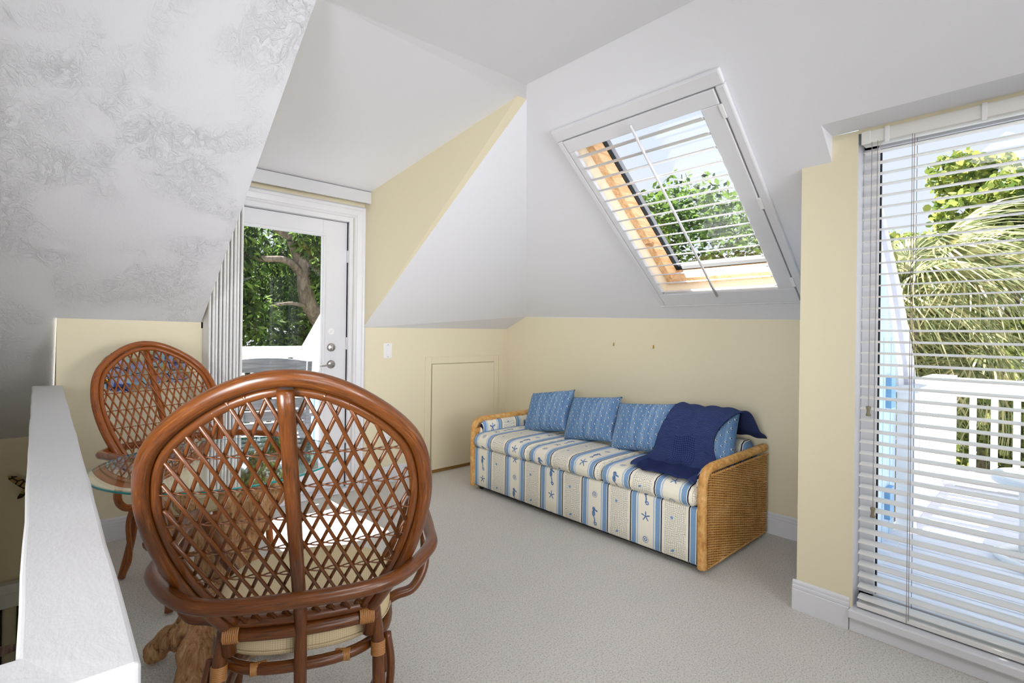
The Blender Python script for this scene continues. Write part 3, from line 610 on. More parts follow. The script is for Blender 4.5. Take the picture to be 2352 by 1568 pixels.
# shaft and sash
def sA(x): return (x-1.997)*math.sqrt(1+.78**2)
q0, q1 = sA(SX0), sA(SX1); D = .20
b = B()
for (a, c, e, f) in ((q0, q1, SY1, SY1), (q0, q1, SY0, SY0)): b.poly([SL(a, e, 0), SL(c, e, 0), SL(c, e, D), SL(a, e, D)])
for a in (q0, q1): b.poly([SL(a, SY0, 0), SL(a, SY1, 0), SL(a, SY1, D), SL(a, SY0, D)])
b.obj('shaft', MT['shaft'], w2)
ring(B(), q0, q1, SY0, SY1, q0+.05, q1-.05, SY0+.05, SY1-.05, D-.10, D).obj('sash', MT['pine'], w2, bevel=.004)
ring(B(), q0+.048, q1-.048, SY0+.048, SY1-.048, q0+.056, q1-.056, SY0+.056, SY1-.056, D-.02, D+.01).obj('gasket', MT['black'], w2)
ring(B(), q0-.06, q1+.06, SY0-.06, SY1+.06, q0+.05, q1-.05, SY0+.05, SY1-.05, D+.005, D+.05).obj('outer_frame', MT['shingle'], w2)
B().poly([SL(q0+.05, SY0+.05, D), SL(q1-.05, SY0+.05, D), SL(q1-.05, SY1-.05, D), SL(q0+.05, SY1-.05, D)]).obj('glass_pane', MT['pane'], w2)
sh = thing('plantation_shutter', 'white louvred shutter on the sloping skylight above the sofa', 'shutter')
s0, s1, y0, y1 = .072, LS-.020, .995, 1.830; p0, p1, py0, py1 = .145, sA(3.032), 1.080, 1.792
ring(B(), s0, s1, y0, y1, p0, p1, py0, py1, -.004, -.028).obj('frame', MT['trim'], sh, bevel=.004)
NL = 15; el = math.radians(11); ax = Vector((math.cos(el), 0, math.sin(el))); az = Vector((-math.sin(el), 0, math.cos(el)))
lb = B(); ring_ = []
for k in range(12):
    a = 2*PI*k/12; ring_.append((.031*math.cos(a), .0042*math.sin(a)))
for yy in (py0+.002, py1-.002):
    lb.add([ax*u_+az*v_+Vector((0, yy, 0)) for u_, v_ in ring_])
for k in range(12): k2 = (k+1) % 12; lb.face((k, k2, 12+k2, 12+k))
lb.face(range(12)); lb.face(range(23, 11, -1))
lmesh = lb.mesh('louver', MT['trim'], smooth=False)
for i in range(NL):
    o = bpy.data.objects.new('louver', lmesh); COL.objects.link(o); o.parent = sh
    s_ = p0+.045+(p1-p0-.07)*i/(NL-1); c = SL(s_, 0, -.02); o.location = c
B().tube([SL(p0-.05, 1.405, -.048), SL(p1+.012, 1.43, -.048)], .0075, 10).obj('tilt_rod', MT['trim'], sh, smooth=True)
for i in range(NL): pass
for s_ in (.18, .70, 1.26):
    B().obox(SL(s_, .992, -.029), dS*.035, Vector((0, .009, 0)), nS*.003).obj('hinge', MT['plastic'], sh, bevel=.002)

# ------------------------------------------------------------------ rattan chairs
LEAN, CURV, ZTOP = .585, .217, 1.111
WZ = [(.172, .47), (.237, .60), (.275, .74), (.277, .87), (.234, .985), (.119, 1.078)]
def yb(x, z): return -LEAN*(z-.47)+CURV*x*x
LOOP = cr([(-a, z) for a, z in WZ]+[(0, ZTOP)]+[(a, z) for a, z in WZ[::-1]], 8)
def inner_half(z, inset):
    xs_ = [p for p in LOOP if p[0] >= 0]; xs_.sort(key=lambda p: p[1]); zz = [p[1] for p in xs_]; xx = [p[0] for p in xs_]
    if z > ZTOP-inset: return -1
    return float(np.interp(z, zz, xx))-inset
def make_chair(label, mat):
    t = thing('rattan_armchair', label, 'chair')
    lp = [(x, yb(x, z), z) for x, z in LOOP]
    lp = [(-.165, .012, .40)]+lp+[(.165, .012, .40)]
    B().tube(lp, .0165, 14).obj('back_frame', mat, t, smooth=True)
    L2 = np.array(LOOP); tg = np.gradient(L2, axis=0); nn = np.c_[tg[:, 1], -tg[:, 0]]; nn /= np.linalg.norm(nn, axis=1)[:, None]
    ins = L2+nn*.0255; ins = [p for p in ins if p[1] > .475]
    B().tube([(p[0], yb(p[0], p[1])+.002, p[1]) for p in ins], .0105, 10).obj('inner_ring', mat, t, smooth=True)
    B().tube([(0, yb(0, z)-.016, z) for z in np.linspace(1.088, .47, 14)]+[(0, -.016, .36), (0, -.014, .2)], .0155, 14).obj('centre_post', mat, t, smooth=True)
    for k, (zz, rr, off) in enumerate(((.478, .0155, 0), (.447, .0165, -.004))):
        B().tube(cr([(-.185, .014, zz+.0), (-.09, off, zz), (0, off-.006, zz), (.09, off, zz), (.185, .014, zz)]), rr, 12).obj('back_rail', mat, t, smooth=True)
    # diagonal lattice
    S_, TA = .0345, .43
    for fam in (-1, 1):
        for k in range(-16, 17):
            zs = np.linspace(.475, ZTOP-.0335, 60); x = (k+.5)*S_+fam*TA*(zs-.79)
            ok = np.array([abs(a) < inner_half(c_, .0335) for a, c_ in zip(x, zs)])
            if ok.sum() < 3: continue
            i = np.where(ok)[0]; i0, i1 = i[0], i[-1]
            q = np.linspace(i0, i1, 6).astype(int)
            B().tube([(x[j], yb(x[j], zs[j])+fam*.0042, zs[j]) for j in q], .0044, 6).obj('lattice_rod', mat, t, smooth=True)
    dz = S_/TA
    for j in range(-6, 5):
        z = .79+j*dz+0*dz; hw_ = inner_half(z, .03)
        if hw_ < .08 or z < .49 or z > .97: continue
        for ph in (0, PI):
            n = int(2*hw_/.006); pts = []
            for q in range(n+1):
                x = -hw_+2*hw_*q/n; a = x/S_*PI+ph
                pts.append((x, yb(x, z)+.0065*math.cos(a), z+.0028*math.sin(a)))
            B().tube(pts, .0017, 5).obj('twine', mat, t, smooth=True)
    # arm hoop with supports
    hw_, hb, hz, hd = .33, .185, .607, .038
    pts = cr([(-hw_+.012, .33, 0), (-hw_, .28, 0), (-hw_, .08, 0), (-hw_*.95, -hb*.15, 0), (-hw_*.6, -hb*.857, 0), (0, -hb, 0), (hw_*.6, -hb*.857, 0), (hw_*.95, -hb*.15, 0), (hw_, .08, 0), (hw_, .28, 0), (hw_-.012, .33, 0)])
    hp = [(x, y, hz+hd*(y+hb)/(hb+.28)) for x, y, _ in pts]
    hp = [(-.27, .385, .50)]+cr([(-.30, .375, .60), hp[0]], 4)[:-1]+hp+cr([hp[-1], (.30, .375, .60)], 4)[1:]+[(.27, .385, .50)]
    B().tube(cr(hp[::2]+([hp[-1]] if len(hp) % 2 == 0 else []), 3), .0175, 14).obj('arm_hoop', mat, t, smooth=True)
    for s_ in (-1, 1):
        B().tube(cr([(s_*.334, .29, .62), (s_*.342, .25, .54), (s_*.335, .215, .465), (s_*.30, .19, .415), (s_*.25, .185, .402), (s_*.215, .185, .385)]), .015, 12).obj('arm_support', mat, t, smooth=True)
        B().tube(cr([(s_*.178, .02, .46), (s_*.19, .02, .36), (s_*.195, -.01, .2), (s_*.215, -.06, .01)]), .0165, 12).obj('rear_leg', mat, t, smooth=True)
        B().tube(cr([(s_*.27, .385, .50), (s_*.225, .42, .40), (s_*.215, .425, .3), (s_*.235, .45, .01)]), .0165, 12).obj('front_leg', mat, t, smooth=True)
        B().tube(cr([(s_*.215, .05, .37), (s_*.225, .03, .28), (s_*.205, .0, .12), (s_*.216, -.045, .02)]), .011, 8).obj('brace', mat, t, smooth=True)
    # seat ring
    def ringp(a, rx=.225, ry=.225, cy=.225, z=.352):
        c, s_ = math.cos(a), math.sin(a); e = 2/2.6
        return (rx*math.copysign(abs(c)**e, c), cy+ry*math.copysign(abs(s_)**e, s_), z)
    B().tube([ringp(2*PI*k/48) for k in range(48)], .015, 12, closed=True).obj('seat_ring', mat, t, smooth=True)
    B().tube([ringp(2*PI*k/48, .205, .205, .22, .20) for k in range(48)], .011, 10, closed=True).obj('lower_ring', mat, t, smooth=True)
    # round edged cushion
    def cush(u_, v_):
        a = 2*PI*u_; k = v_
        prof = [(0, .488), (.5, .487), (.86, .478), (.97, .466), (1.0, .450), (1.0, .425), (1.0, .395), (.97, .378), (.85, .370), (0, .368)]
        q = k*(len(prof)-1); i = min(int(q), len(prof)-2); f = q-i
        r = prof[i][0]*(1-f)+prof[i+1][0]*f; z = prof[i][1]*(1-f)+prof[i+1][1]*f
        p = ringp(a, .232*r, .225*r, .228, z)
        return p, ((u_*1.45, z) if .9 < r else (p[0], p[1]))
    cu = B().grid(cush, 56, 27).obj('seat_cushion', MT['seat'], t, smooth=True)
    for z in (.452, .392): B().tube([ringp(2*PI*k/56, .234, .227, .228, z) for k in range(56)], .0018, 6, closed=True).obj('piping', MT['seat'], cu, smooth=True)
    # cane bindings
    def wrap(p, axis, rad, wid=.03, n=5):
        n = int(n*1.7)
        b = B(); axis = Vector(axis).normalized(); ref = Vector((0, 0, 1)) if abs(axis.z) < .8 else Vector((1, 0, 0)); e1 = axis.cross(ref).normalized(); e2 = axis.cross(e1)
        for i in range(n):
            c = Vector(p)+axis*(i/(n-1)-.5)*wid; b.tube([c+(e1*math.cos(a)+e2*math.sin(a))*(rad-.004) for a in [2*PI*k/14 for k in range(14)]], .0028, 6, closed=True)
        o = b.obj('cane_binding', MT['cane'], t, smooth=True); o['kind'] = 'stuff'
    for s_ in (-1, 1):
        wrap((s_*.158, .006, .452), (1, .1*s_, 0), .025, .032); wrap((s_*.19, .02, .352), (0, .15, 1), .021, .03)
        wrap((s_*.10, .012, .352), (1, -.15*s_, 0), .017, .034, 6); wrap((s_*.222, .424, .352), (0, 0, 1), .021, .03, 5)
    return t
def put(t, x, y, th): t.location = (x, y, 0); t.rotation_euler = (0, 0, th-PI/2)
ch = make_chair('large dark rattan armchair seen from behind, nearest the camera at the glass table', MT['rattan'])
ch2 = dup(ch); ch2['label'] = 'lighter rattan armchair beyond the glass table, facing the camera in front of fish art'
def remat(o):
    if o.type == 'MESH':
        for sl in o.material_slots:
            if sl.material == MT['rattan']: sl.link = 'OBJECT'; sl.material = MT['rattan2']
    for c in o.children: remat(c)
remat(ch2)
for o_ in (ch, ch2): o_['group'] = 'rattan armchairs around the glass table'
put(ch, .487, 1.302, math.radians(64.53)); put(ch2, .505, 3.023, math.radians(-74.9))

# ------------------------------------------------------------------ glass table on driftwood
TX, TY, TR, TZ = .488, 2.045, .39, .73
t = thing('glass_table', 'round clear glass table with a teal edge on a driftwood root base', 'table', (TX, TY, 0))
n = 96
B().lathe([(0, TZ), (TR-.004, TZ), (TR-.001, TZ-.002)], sides=n).lathe([(TR-.001, TZ-.008), (TR-.004, TZ-.010), (0, TZ-.010)], sides=n).obj('glass_top', MT['tableglass'], t, smooth=False)
B().lathe([(TR-.001, TZ-.002), (TR, TZ-.003), (TR, TZ-.008), (TR-.001, TZ-.008)], sides=n).obj('glass_edge', MT['glassedge'], t, smooth=True)
b = B()
def limb(pts, rad, k=10):
    P_ = cr(pts, 6); R_ = np.interp(np.linspace(0, 1, len(P_)), np.linspace(0, 1, len(rad)), rad)
    R_ = [r*(1+.16*math.sin(i*1.7+k)+.1*math.sin(i*.9)) for i, r in enumerate(R_)]; b.tube(P_, R_, 12)
limb([(0, 0, .02), (.01, 0, .15), (.02, .01, .30), (.02, .02, .42)], [.10, .075, .07, .05], 1)
limb([(.02, .0, .28), (.09, .05, .42), (.13, .07, .56), (.15, .08, .718)], [.065, .06, .075, .05], 2)
limb([(.10, .05, .46), (.18, .03, .56), (.20, .0, .64)], [.05, .045, .03], 11)
limb([(-.01, .02, .28), (-.06, .09, .45), (-.11, .17, .60), (-.13, .20, .718)], [.05, .04, .035, .03], 3)
limb([(.0, -.03, .28), (-.02, -.10, .50), (-.03, -.14, .718)], [.045, .032, .022], 4)
limb([(.0, -.04, .25), (-.07, -.17, .30), (-.135, -.27, .24), (-.165, -.32, .10), (-.165, -.33, .0)], [.06, .045, .052, .048, .055], 5)
limb([(-.11, -.22, .28), (-.16, -.20, .26), (-.18, -.17, .20)], [.042, .035, .02], 6)
limb([(-.11, -.24, .24), (-.04, -.30, .22), (.0, -.32, .21)], [.038, .024, .012], 12)
limb([(.04, .0, .2), (.13, -.06, .13), (.19, -.10, .02)], [.055, .045, .045], 7)
limb([(.0, .04, .2), (.05, .14, .11), (.07, .21, .02)], [.055, .045, .04], 8)
limb([(-.04, .05, .18), (-.14, .11, .10), (-.20, .15, .02)], [.05, .04, .035], 9)
o = b.obj('driftwood_base', MT['driftwood'], t, smooth=True)
rm = o.modifiers.new('remesh', 'REMESH'); rm.mode = 'VOXEL'; rm.voxel_size = .007; rm.use_smooth_shade = True
tx = bpy.data.textures.new('gnarl', 'CLOUDS'); tx.noise_scale = .05; dm = o.modifiers.new('displace', 'DISPLACE'); dm.texture = tx; dm.strength = .022; dm.mid_level = .55

# ------------------------------------------------------------------ sofa (x towards the wall, y along it)
FX, BX, AY0, AY1, AH = 2.424, 3.225, 1.185, 3.075, .525
sofa = thing('wicker_sofa', 'long daybed sofa with wicker arms and blue seahorse stripe upholstery', 'sofa', (FX, AY0, 0))
ox, oy = -FX, -AY0
YI0, YI1 = AY0+.055, AY1-.045     # inside faces of the arms
W_ = YI1-YI0; PH = .35
def fu(y): return (2.839-.158-y)*1.0   # fabric u so that the dark lines fall where the photo has them (net then motif)
# t=0 is where a net panel starts: y = 2.839-.35k  -> u = 2.839-y
def fu(y): return 2.839-y+3.5
def skirt(a, c):
    # c runs from floor edge up the front, with soft top roll
    prof = [(.012, .035), (.0, .045), (.0, .30), (.004, .318), (.02, .326)]
    L_ = [0, .014, .269, .288, .306]; q = c*4; i = min(int(q), 3); f = q-i
    x = prof[i][0]*(1-f)+prof[i+1][0]*f; z = prof[i][1]*(1-f)+prof[i+1][1]*f; v_ = L_[i]*(1-f)+L_[i+1]*f
    y = YI0+W_*a
    return (x, y+oy, z), (fu(y), v_+.04)
B().grid(skirt, 60, 12).obj('skirt', MT['sofa'], sofa, smooth=True)
B().box((.02, YI0+oy, .03), (BX+ox-.05, YI1+oy, .31)).obj('seat_base', MT['sofa'], sofa)
B().box((.03, YI0+oy+.01, .02), (.06, YI1+oy-.01, .035)).obj('kick_board', MT['black'], sofa)
cw = W_/3
for k in range(3):
    y0 = YI0+cw*k; y1 = y0+cw; seam = y1
    def sc(a, c, y0=y0, y1=y1, k=k):
        prof = [(.03, .326), (-.005, .332), (-.022, .352), (-.026, .378), (-.018, .405), (.006, .425), (.05, .434), (.2, .438), (.4, .438), (.56, .432), (.60, .42)]
        L_ = [0]
        for p, q in zip(prof, prof[1:]): L_.append(L_[-1]+math.hypot(p[0]-q[0], p[1]-q[1]))
        q = c*(len(prof)-1); i = min(int(q), len(prof)-2); f = q-i
        x = prof[i][0]*(1-f)+prof[i+1][0]*f; z = prof[i][1]*(1-f)+prof[i+1][1]*f; v_ = L_[i]*(1-f)+L_[i+1]*f
        e = min(a, 1-a)*cw; rd = .028
        if e < rd:
            g = math.sqrt(max(0, 1-(1-e/rd)**2)); x = .03+(x-.03)*(.35+.65*g) if x < .03 else x; z = .365+(z-.365)*(.25+.75*g)
        z += .006*math.sin(a*PI)*(1 if z > .4 else 0)
        y = y0+(y1-y0)*a
        return (x, y+oy, z), ((y1-y)+.35-.192-.018+3.5, v_+.03*k)
    B().grid(sc, 48, 40).obj('seat_cushion', MT['sofa'], sofa, smooth=True)
# low upholstered back and inner arm pads
def backp(a, c):
    prof = [(.585, .42), (.60, .50), (.62, .555), (.66, .575), (.72, .57), (.755, .54), (.765, .45), (.765, .10)]
    q = c*(len(prof)-1); i = min(int(q), len(prof)-2); f = q-i
    x = prof[i][0]*(1-f)+prof[i+1][0]*f; z = prof[i][1]*(1-f)+prof[i+1][1]*f
    y = YI0+.01+(W_-.02)*a; e = min(a, 1-a)*W_
    if e < .04: z = min(z, .50+.075*math.sqrt(max(0, 1-(1-e/.04)**2)))
    return (x, y+oy, z), (fu(y), c*.7)
B().grid(backp, 70, 21).obj('back_pad', MT['sofa'], sofa, smooth=True)
for s_, yin, yout in ((0, YI0, YI0+.03), (1, YI1, YI1-.03)):
    b = B()
    def pad(a, c, yin=yin, yout=yout):
        x = .035+.60*a; pr = [(yin, .40), (yout, .42), (yout, .485), ((yin+yout)/2, .512), (yin, .515)]
        q = c*4; i = min(int(q), 3); f = q-i; y = pr[i][0]*(1-f)+pr[i+1][0]*f; z = pr[i][1]*(1-f)+pr[i+1][1]*f
        if a < .08: z = .40+(z-.40)*math.sqrt(max(0, 1-(1-a/.08)**2))
        return (x, y+oy, z), (a*.6+.14, c*.15)
    b.grid(pad, 30, 12).obj('arm_pad', MT['sofa'], sofa, smooth=True)
# wicker arms
def arm_outline(x):     # height of the top edge at x (rounded front)
    r = .07; return AH-(r-math.sqrt(max(0, r*r-(r-x)**2)) if x < r else 0)
AD = BX-FX-.02
for side, yf, yo in ((0, AY0+.012, -1), (1, AY1-.012, 1)):
    root = B().box((.012, min(yf, yf-yo*.03)+oy, .04), (AD-.01, max(yf, yf-yo*.03)+oy, AH-.06)).obj('arm_core', MT['wicker'], sofa)
    b = B(); rows = int((AH-.07)/.0062)
    for r_ in range(rows):
        z = .038+r_*.0062; x0 = .018 if z < AH-.07 else .018+(.07-math.sqrt(max(0, .07**2-(z-AH+.07)**2)))
        n = 90; path = []
        for q in range(n+1):
            x = x0+(AD-.02-x0)*q/n; ph = x/.026*PI+(r_ % 2)*PI
            path.append((x, yf+oy+yo*(.004+.0036*math.sin(ph)), z+.0006*math.sin(x*60+r_)))
        b.tube(path, .0030, 4, caps=False)
    o = b.obj('wicker_weave', MT['wicker'], sofa, smooth=True); o['kind'] = 'stuff'
    # wrapped rim: up the front edge, round the corner, along the top to the back
    yc = yf+oy-yo*.014; P_ = cr([(.004, yc, .03), (.0, yc, .2), (.0, yc, AH-.10), (.02, yc, AH-.028), (.075, yc, AH-.004), (.2, yc, AH), (AD-.02, yc, AH+.004)], 10)
    L_ = [0]
    for p, q in zip(P_, P_[1:]): L_.append(L_[-1]+math.dist(p, q))
    n = int(L_[-1]/.0016); tt = np.linspace(0, L_[-1], n); PP = [tuple(np.interp(v_, L_, [p[i] for p in P_]) for i in range(3)) for v_ in tt]
    RR = [.0225+.0016*abs(math.sin(v_/.0065*PI)) for v_ in tt]
    B().tube(PP, RR, 12).obj('wrapped_rim', MT['wicker'], sofa, smooth=True)
    for x in (.06, AD-.06): B().lathe([(0, 0), (.018, 0), (.02, .03), (0, .03)], c=(x, yf+oy-yo*.05, .0), sides=12).obj('foot', MT['black'], sofa)
    # braided bottom edge
    b = B()
    for s2 in (0, PI):
        b.tube([(x, yf+oy+yo*(.004+.003*math.cos(x/.02*PI+s2)), .034+.004*math.sin(x/.02*PI+s2)) for x in np.linspace(.02, AD-.02, 140)], .0035, 5)
        b.tube([(.045+(x-.02)*.98, yf+oy+yo*(.005+.003*math.cos(x/.02*PI+s2)), AH-.030+.004*math.sin(x/.02*PI+s2)) for x in np.linspace(.02, AD-.02, 140)], .0035, 5)
    b.obj('braided_edge', MT['wicker'], sofa, smooth=True)['kind'] = 'stuff'
# scatter cushions
def pillow_mesh(w, h, th, seed):
    b = B(); rg = random.Random(seed); p1, p2, p3 = [rg.uniform(0, 6) for _ in range(3)]
    for sg in (1, -1):
        def f(a, c, sg=sg):
            u_, v_ = a*2-1, c*2-1
            e = (max(0, 1-abs(u_)**2.4)*max(0, 1-abs(v_)**2.4))**.45
            pinch = 1-.055*(1-abs(u_)**2)*abs(v_)**2; pin2 = 1-.06*(1-abs(v_)**2)*abs(u_)**2
            x = u_*w/2*pin2; z = v_*h/2*pinch
            wr = .004*math.sin(9*u_+5*v_+p1)*abs(u_)+.003*math.sin(13*v_-7*u_+p2)*abs(v_)
            return (x, sg*(th/2*e+wr*e), z), (a*w*1.05+.01*seed, c*h*1.05)
        b.grid(f, 26, 24)
    return b
CUS = [  # y bottom centre, y top centre, width, label
    (2.655, 2.715, .425, 'blue dotted square cushion beside the far wicker arm, leftmost of the row'),
    (2.245, 2.285, .425, 'blue dotted square cushion, second from the far wicker arm'),
    (1.835, 1.870, .425, 'blue dotted square cushion with a creased corner, just left of the navy throw'),
    (1.415, 1.450, .39, 'blue dotted square cushion mostly covered by the navy throw'),
]
for k, (yb_, yt, w, lab) in enumerate(CUS):
    o = pillow_mesh(w, .335, .155, k+1).obj('scatter_cushion', MT['cushion'], None, smooth=True, clean=True)
    tag(o, lab, 'cushion', 'blue cushions on the sofa')
    zax = Vector((.16, (yt-yb_)*1.0, .30)).normalized(); nx = Vector((-1, 0, .16/.30)).normalized(); yax = (nx-zax*nx.dot(zax)).normalized(); xax = yax.cross(zax)
    R = Matrix((xax, yax, zax)).transposed().to_4x4(); R.translation = Vector((2.875, (yb_+yt)/2, .438+.155)); o.matrix_world = R
# navy throw
def throw():
    # profile across (x,z) from the seat front edge over the cushion to behind; ys gives both side edges
    K = [  # x, z, y of one edge, y of other edge, fabric v
        (2.455, .452, 1.665, 1.262), (2.52, .452, 1.69, 1.268), (2.60, .455, 1.70, 1.275), (2.70, .462, 1.695, 1.285), (2.755, .50, 1.690, 1.30),
        (2.775, .58, 1.675, 1.325), (2.80, .66, 1.650, 1.315), (2.865, .742, 1.625, 1.262), (2.935, .765, 1.610, 1.225), (3.00, .745, 1.60, 1.215),
        (3.06, .69, 1.60, 1.212), (3.12, .625, 1.60, 1.21), (3.19, .595, 1.60, 1.21), (3.225, .575, 1.60, 1.21)]
    P_ = cr(K, 4); L_ = [0]
    for p, q in zip(P_, P_[1:]): L_.append(L_[-1]+math.hypot(p[0]-q[0], p[1]-q[1]))
    def f(a, c):
        q = c*(len(P_)-1); i = min(int(q), len(P_)-2); g = q-i; x, z, ya, yb2 = [P_[i][m]*(1-g)+P_[i+1][m]*g for m in range(4)]
        v_ = L_[i]*(1-g)+L_[i+1]*g
        y = ya+(yb2-ya)*a
        edge = max(0, 1-min(a, 1-a)/.06)
        x += .010*math.sin(a*17)*math.exp(-c*9)+.035*(a-.3)*math.exp(-c*12)*-1
        z += .004*math.sin(a*23+c*4)+.004*math.sin(a*9+2)
        if c > .38 and c < .75: z -= .05*max(0, a-.80)/.2*0
        return (x, y, z), (a*.38, v_)
    return B().grid(f, 44, 70)
o = throw().obj('knitted_throw', MT['knit'], None, smooth=True); tag(o, 'navy blue knitted throw draped over the sofa cushion by the near wicker arm', 'blanket')
so = o.modifiers.new('thick', 'SOLIDIFY'); so.thickness = .009; so.offset = 1

# ------------------------------------------------------------------ fish wall art
fr = thing('fish_wall_art', 'multicoloured painted metal fish wall art hung low behind the far rattan chair', 'wall art', (0, YA, 0))
def fish(cx, cz, L_, H_, flip, mat, dy, rot):
    pts = []
    for k in range(26):
        a = k/25; x = -L_/2+L_*.8*a; pts.append((x, H_/2*math.sin(PI*min(1, a*.96+.02))**.75))
    top = pts; bot = [(x, -z*.9) for x, z in pts[::-1]]
    tail = [(L_*.30, H_*.08), (L_*.5, H_*.42), (L_*.44, 0), (L_*.5, -H_*.42), (L_*.30, -H_*.08)]
    outl = top+tail+bot; b = B(); ca, sa = math.cos(rot), math.sin(rot)
    P_ = []
    for x, z in outl: x *= flip; P_.append((cx+x*ca-z*sa, -dy, cz+x*sa+z*ca))
    c = b.add([(cx, -dy-.014, cz)]); i = b.add(P_); n = len(P_)
    for k in range(n): b.face((c, i+k, i+(k+1) % n))
    j = b.add([(p[0], -dy+.003, p[2]) for p in P_])
    for k in range(n): k2 = (k+1) % n; b.face((i+k, i+k2, j+k2, j+k))
    o = b.obj('fish', mat, fr, smooth=False)
    fin = B().prism([(cx-.03*flip, -dy-.002, cz+H_*.40), (cx+.05*flip, -dy-.002, cz+H_*.62), (cx+.07*flip, -dy-.002, cz+H_*.30)], (0, .002, 0)).obj('fin', MT['fish2'], o)
    B().lathe([(0, -.004), (.008, -.003), (.011, 0)], c=(cx-L_*.36*flip*ca, -dy-.010, cz-L_*.36*flip*sa+.01), sides=12, axis='y').obj('eye', MT['brass'], o)
fish(.54, 1.005, .24, .125, -1, MT['fish'], .03, -.08); fish(.34, .975, .24, .085, 1, MT['fish2'], .045, .1); fish(.36, .885, .30, .125, 1, MT['fish'], .03, -.1)
fish(.56, .905, .20, .07, -1, MT['fish2'], .045, .12); fish(.30, 1.035, .16, .05, 1, MT['fish2'], .02, .5)
B().tube([(.26, -.012, .90), (.40, -.012, .98), (.62, -.012, .95)], .003, 6).obj('hanging_wire', MT['black'], fr)

# butterfly and fan blade in the stairwell
bt = thing('butterfly_decoration', 'brown butterfly wall decoration on the dark stairwell wall', 'decoration', (-.055, 4.80, .10))
w_ = [(0, 0), (-.03, .05), (-.075, .085), (-.115, .092), (-.112, .07), (-.085, .035), (-.05, .0), (-.02, -.03)]
for s_ in (1, -1): B().prism([(x*s_, -.015, z) for x, z in w_][::s_], (0, -.003, 0)).obj('wing', MT['wing'], bt); B().prism([(x*s_*.6, -.014, -z*.8) for x, z in w_][::-s_], (0, -.003, 0)).obj('hind_wing', MT['wing'], bt)
B().tube([(0, -.018, .05), (0, -.02, 0), (0, -.018, -.06)], [.003, .006, .003], 8).obj('body', MT['black'], bt, smooth=True)
fan = thing('ceiling_fan', 'brown leaf blade ceiling fan below the loft in the stairwell', 'fan', (-.63, 2.66, .0))
B().lathe([(0, -.08), (.06, -.07), (.09, -.02), (.09, .04), (.05, .08), (.015, .09), (.015, .5), (0, .5)], sides=24).obj('motor', MT['grey'], fan, smooth=True)
for k in range(5):
    a = math.radians(2+72*k); b = B()
    def bl(u_, v_):
        r = .12+.46*u_; hw2 = .075*math.sin(PI*min(1, .12+u_*.86))**.6; y = (v_-.5)*2*hw2; z = .012*(1-(2*v_-1)**2)-.02*u_
        return (r*math.cos(a)-y*math.sin(a), r*math.sin(a)+y*math.cos(a), z), (u_, v_)
    b.grid(bl, 16, 8).obj('blade', MT['blade'], fan, smooth=True)

# ------------------------------------------------------------------ outdoors
struct(B().poly(grid_rect(-60, -60, 70, 70, -3.2)).obj('ground', MT['lawn']))
# deck outside the tall window (boards run along y)
dk = sroot('floor_deck_right', (0, 0, -.12))
x = 2.60
bm_ = B().box((0, -2.6, -.03), (.135, .70, 0)).mesh('deck_board', MT['deck'])
while x < 6.2:
    o = bpy.data.objects.new('deck_board', bm_); COL.objects.link(o); o.parent = dk; o.location = (x, 0, 0); x += .143
B().box((2.58, .70, -.03), (6.2, .80, .004)).obj('border_board', MT['deck'], dk)
B().box((2.58, -2.6, -.28), (6.2, .8, -.04)).obj('joists', MT['outwhite'], dk)
# blue side wall of the sofa alcove, with its sloping white rake board
sd = sroot('wall_outside_right', (0, 0, 0))
L1 = [(3.0, 2.50), (3.399, 2.102), (3.918, 1.586), (4.277, 1.006), (4.34, .80)]; L2 = [(3.24, 2.52), (3.635, 1.963), (4.176, 1.508), (4.60, 1.06), (4.72, .86)]
B().prism([(2.58, .775, -.15), (4.30, .775, -.15)]+[(x, .775, z) for x, z in L1[::-1]]+[(2.58, .775, 2.50)], (0, .03, 0)).obj('siding', MT['blue'], sd)
def band(t0, t1, y, th, mt, nm):
    P0 = [(a[0]+(c[0]-a[0])*t0, y, a[1]+(c[1]-a[1])*t0) for a, c in zip(L1, L2)]; P1 = [(a[0]+(c[0]-a[0])*t1, y, a[1]+(c[1]-a[1])*t1) for a, c in zip(L1, L2)]
    B().prism(P0+P1[::-1], (0, th, 0)).obj(nm, MT[mt], sd)
band(0, .45, .76, .02, 'outwhite', 'rake_board'); band(.45, .95, .735, .045, 'shinglelight', 'fascia_board'); band(.88, 1.0, .725, .06, 'outwhite', 'drip_edge')
for z in (.74, .02): B().box((4.02, .745, z), (4.14, .775, z+.2)).obj('shutter_block', MT['blue2'], sd)
for x in np.arange(2.75, 4.2, .2): B().box((x, .7735, -.12), (x+.004, .7755, 1.9 if x < 3.6 else 1.2)).obj('siding_groove', MT['blue2'], sd)
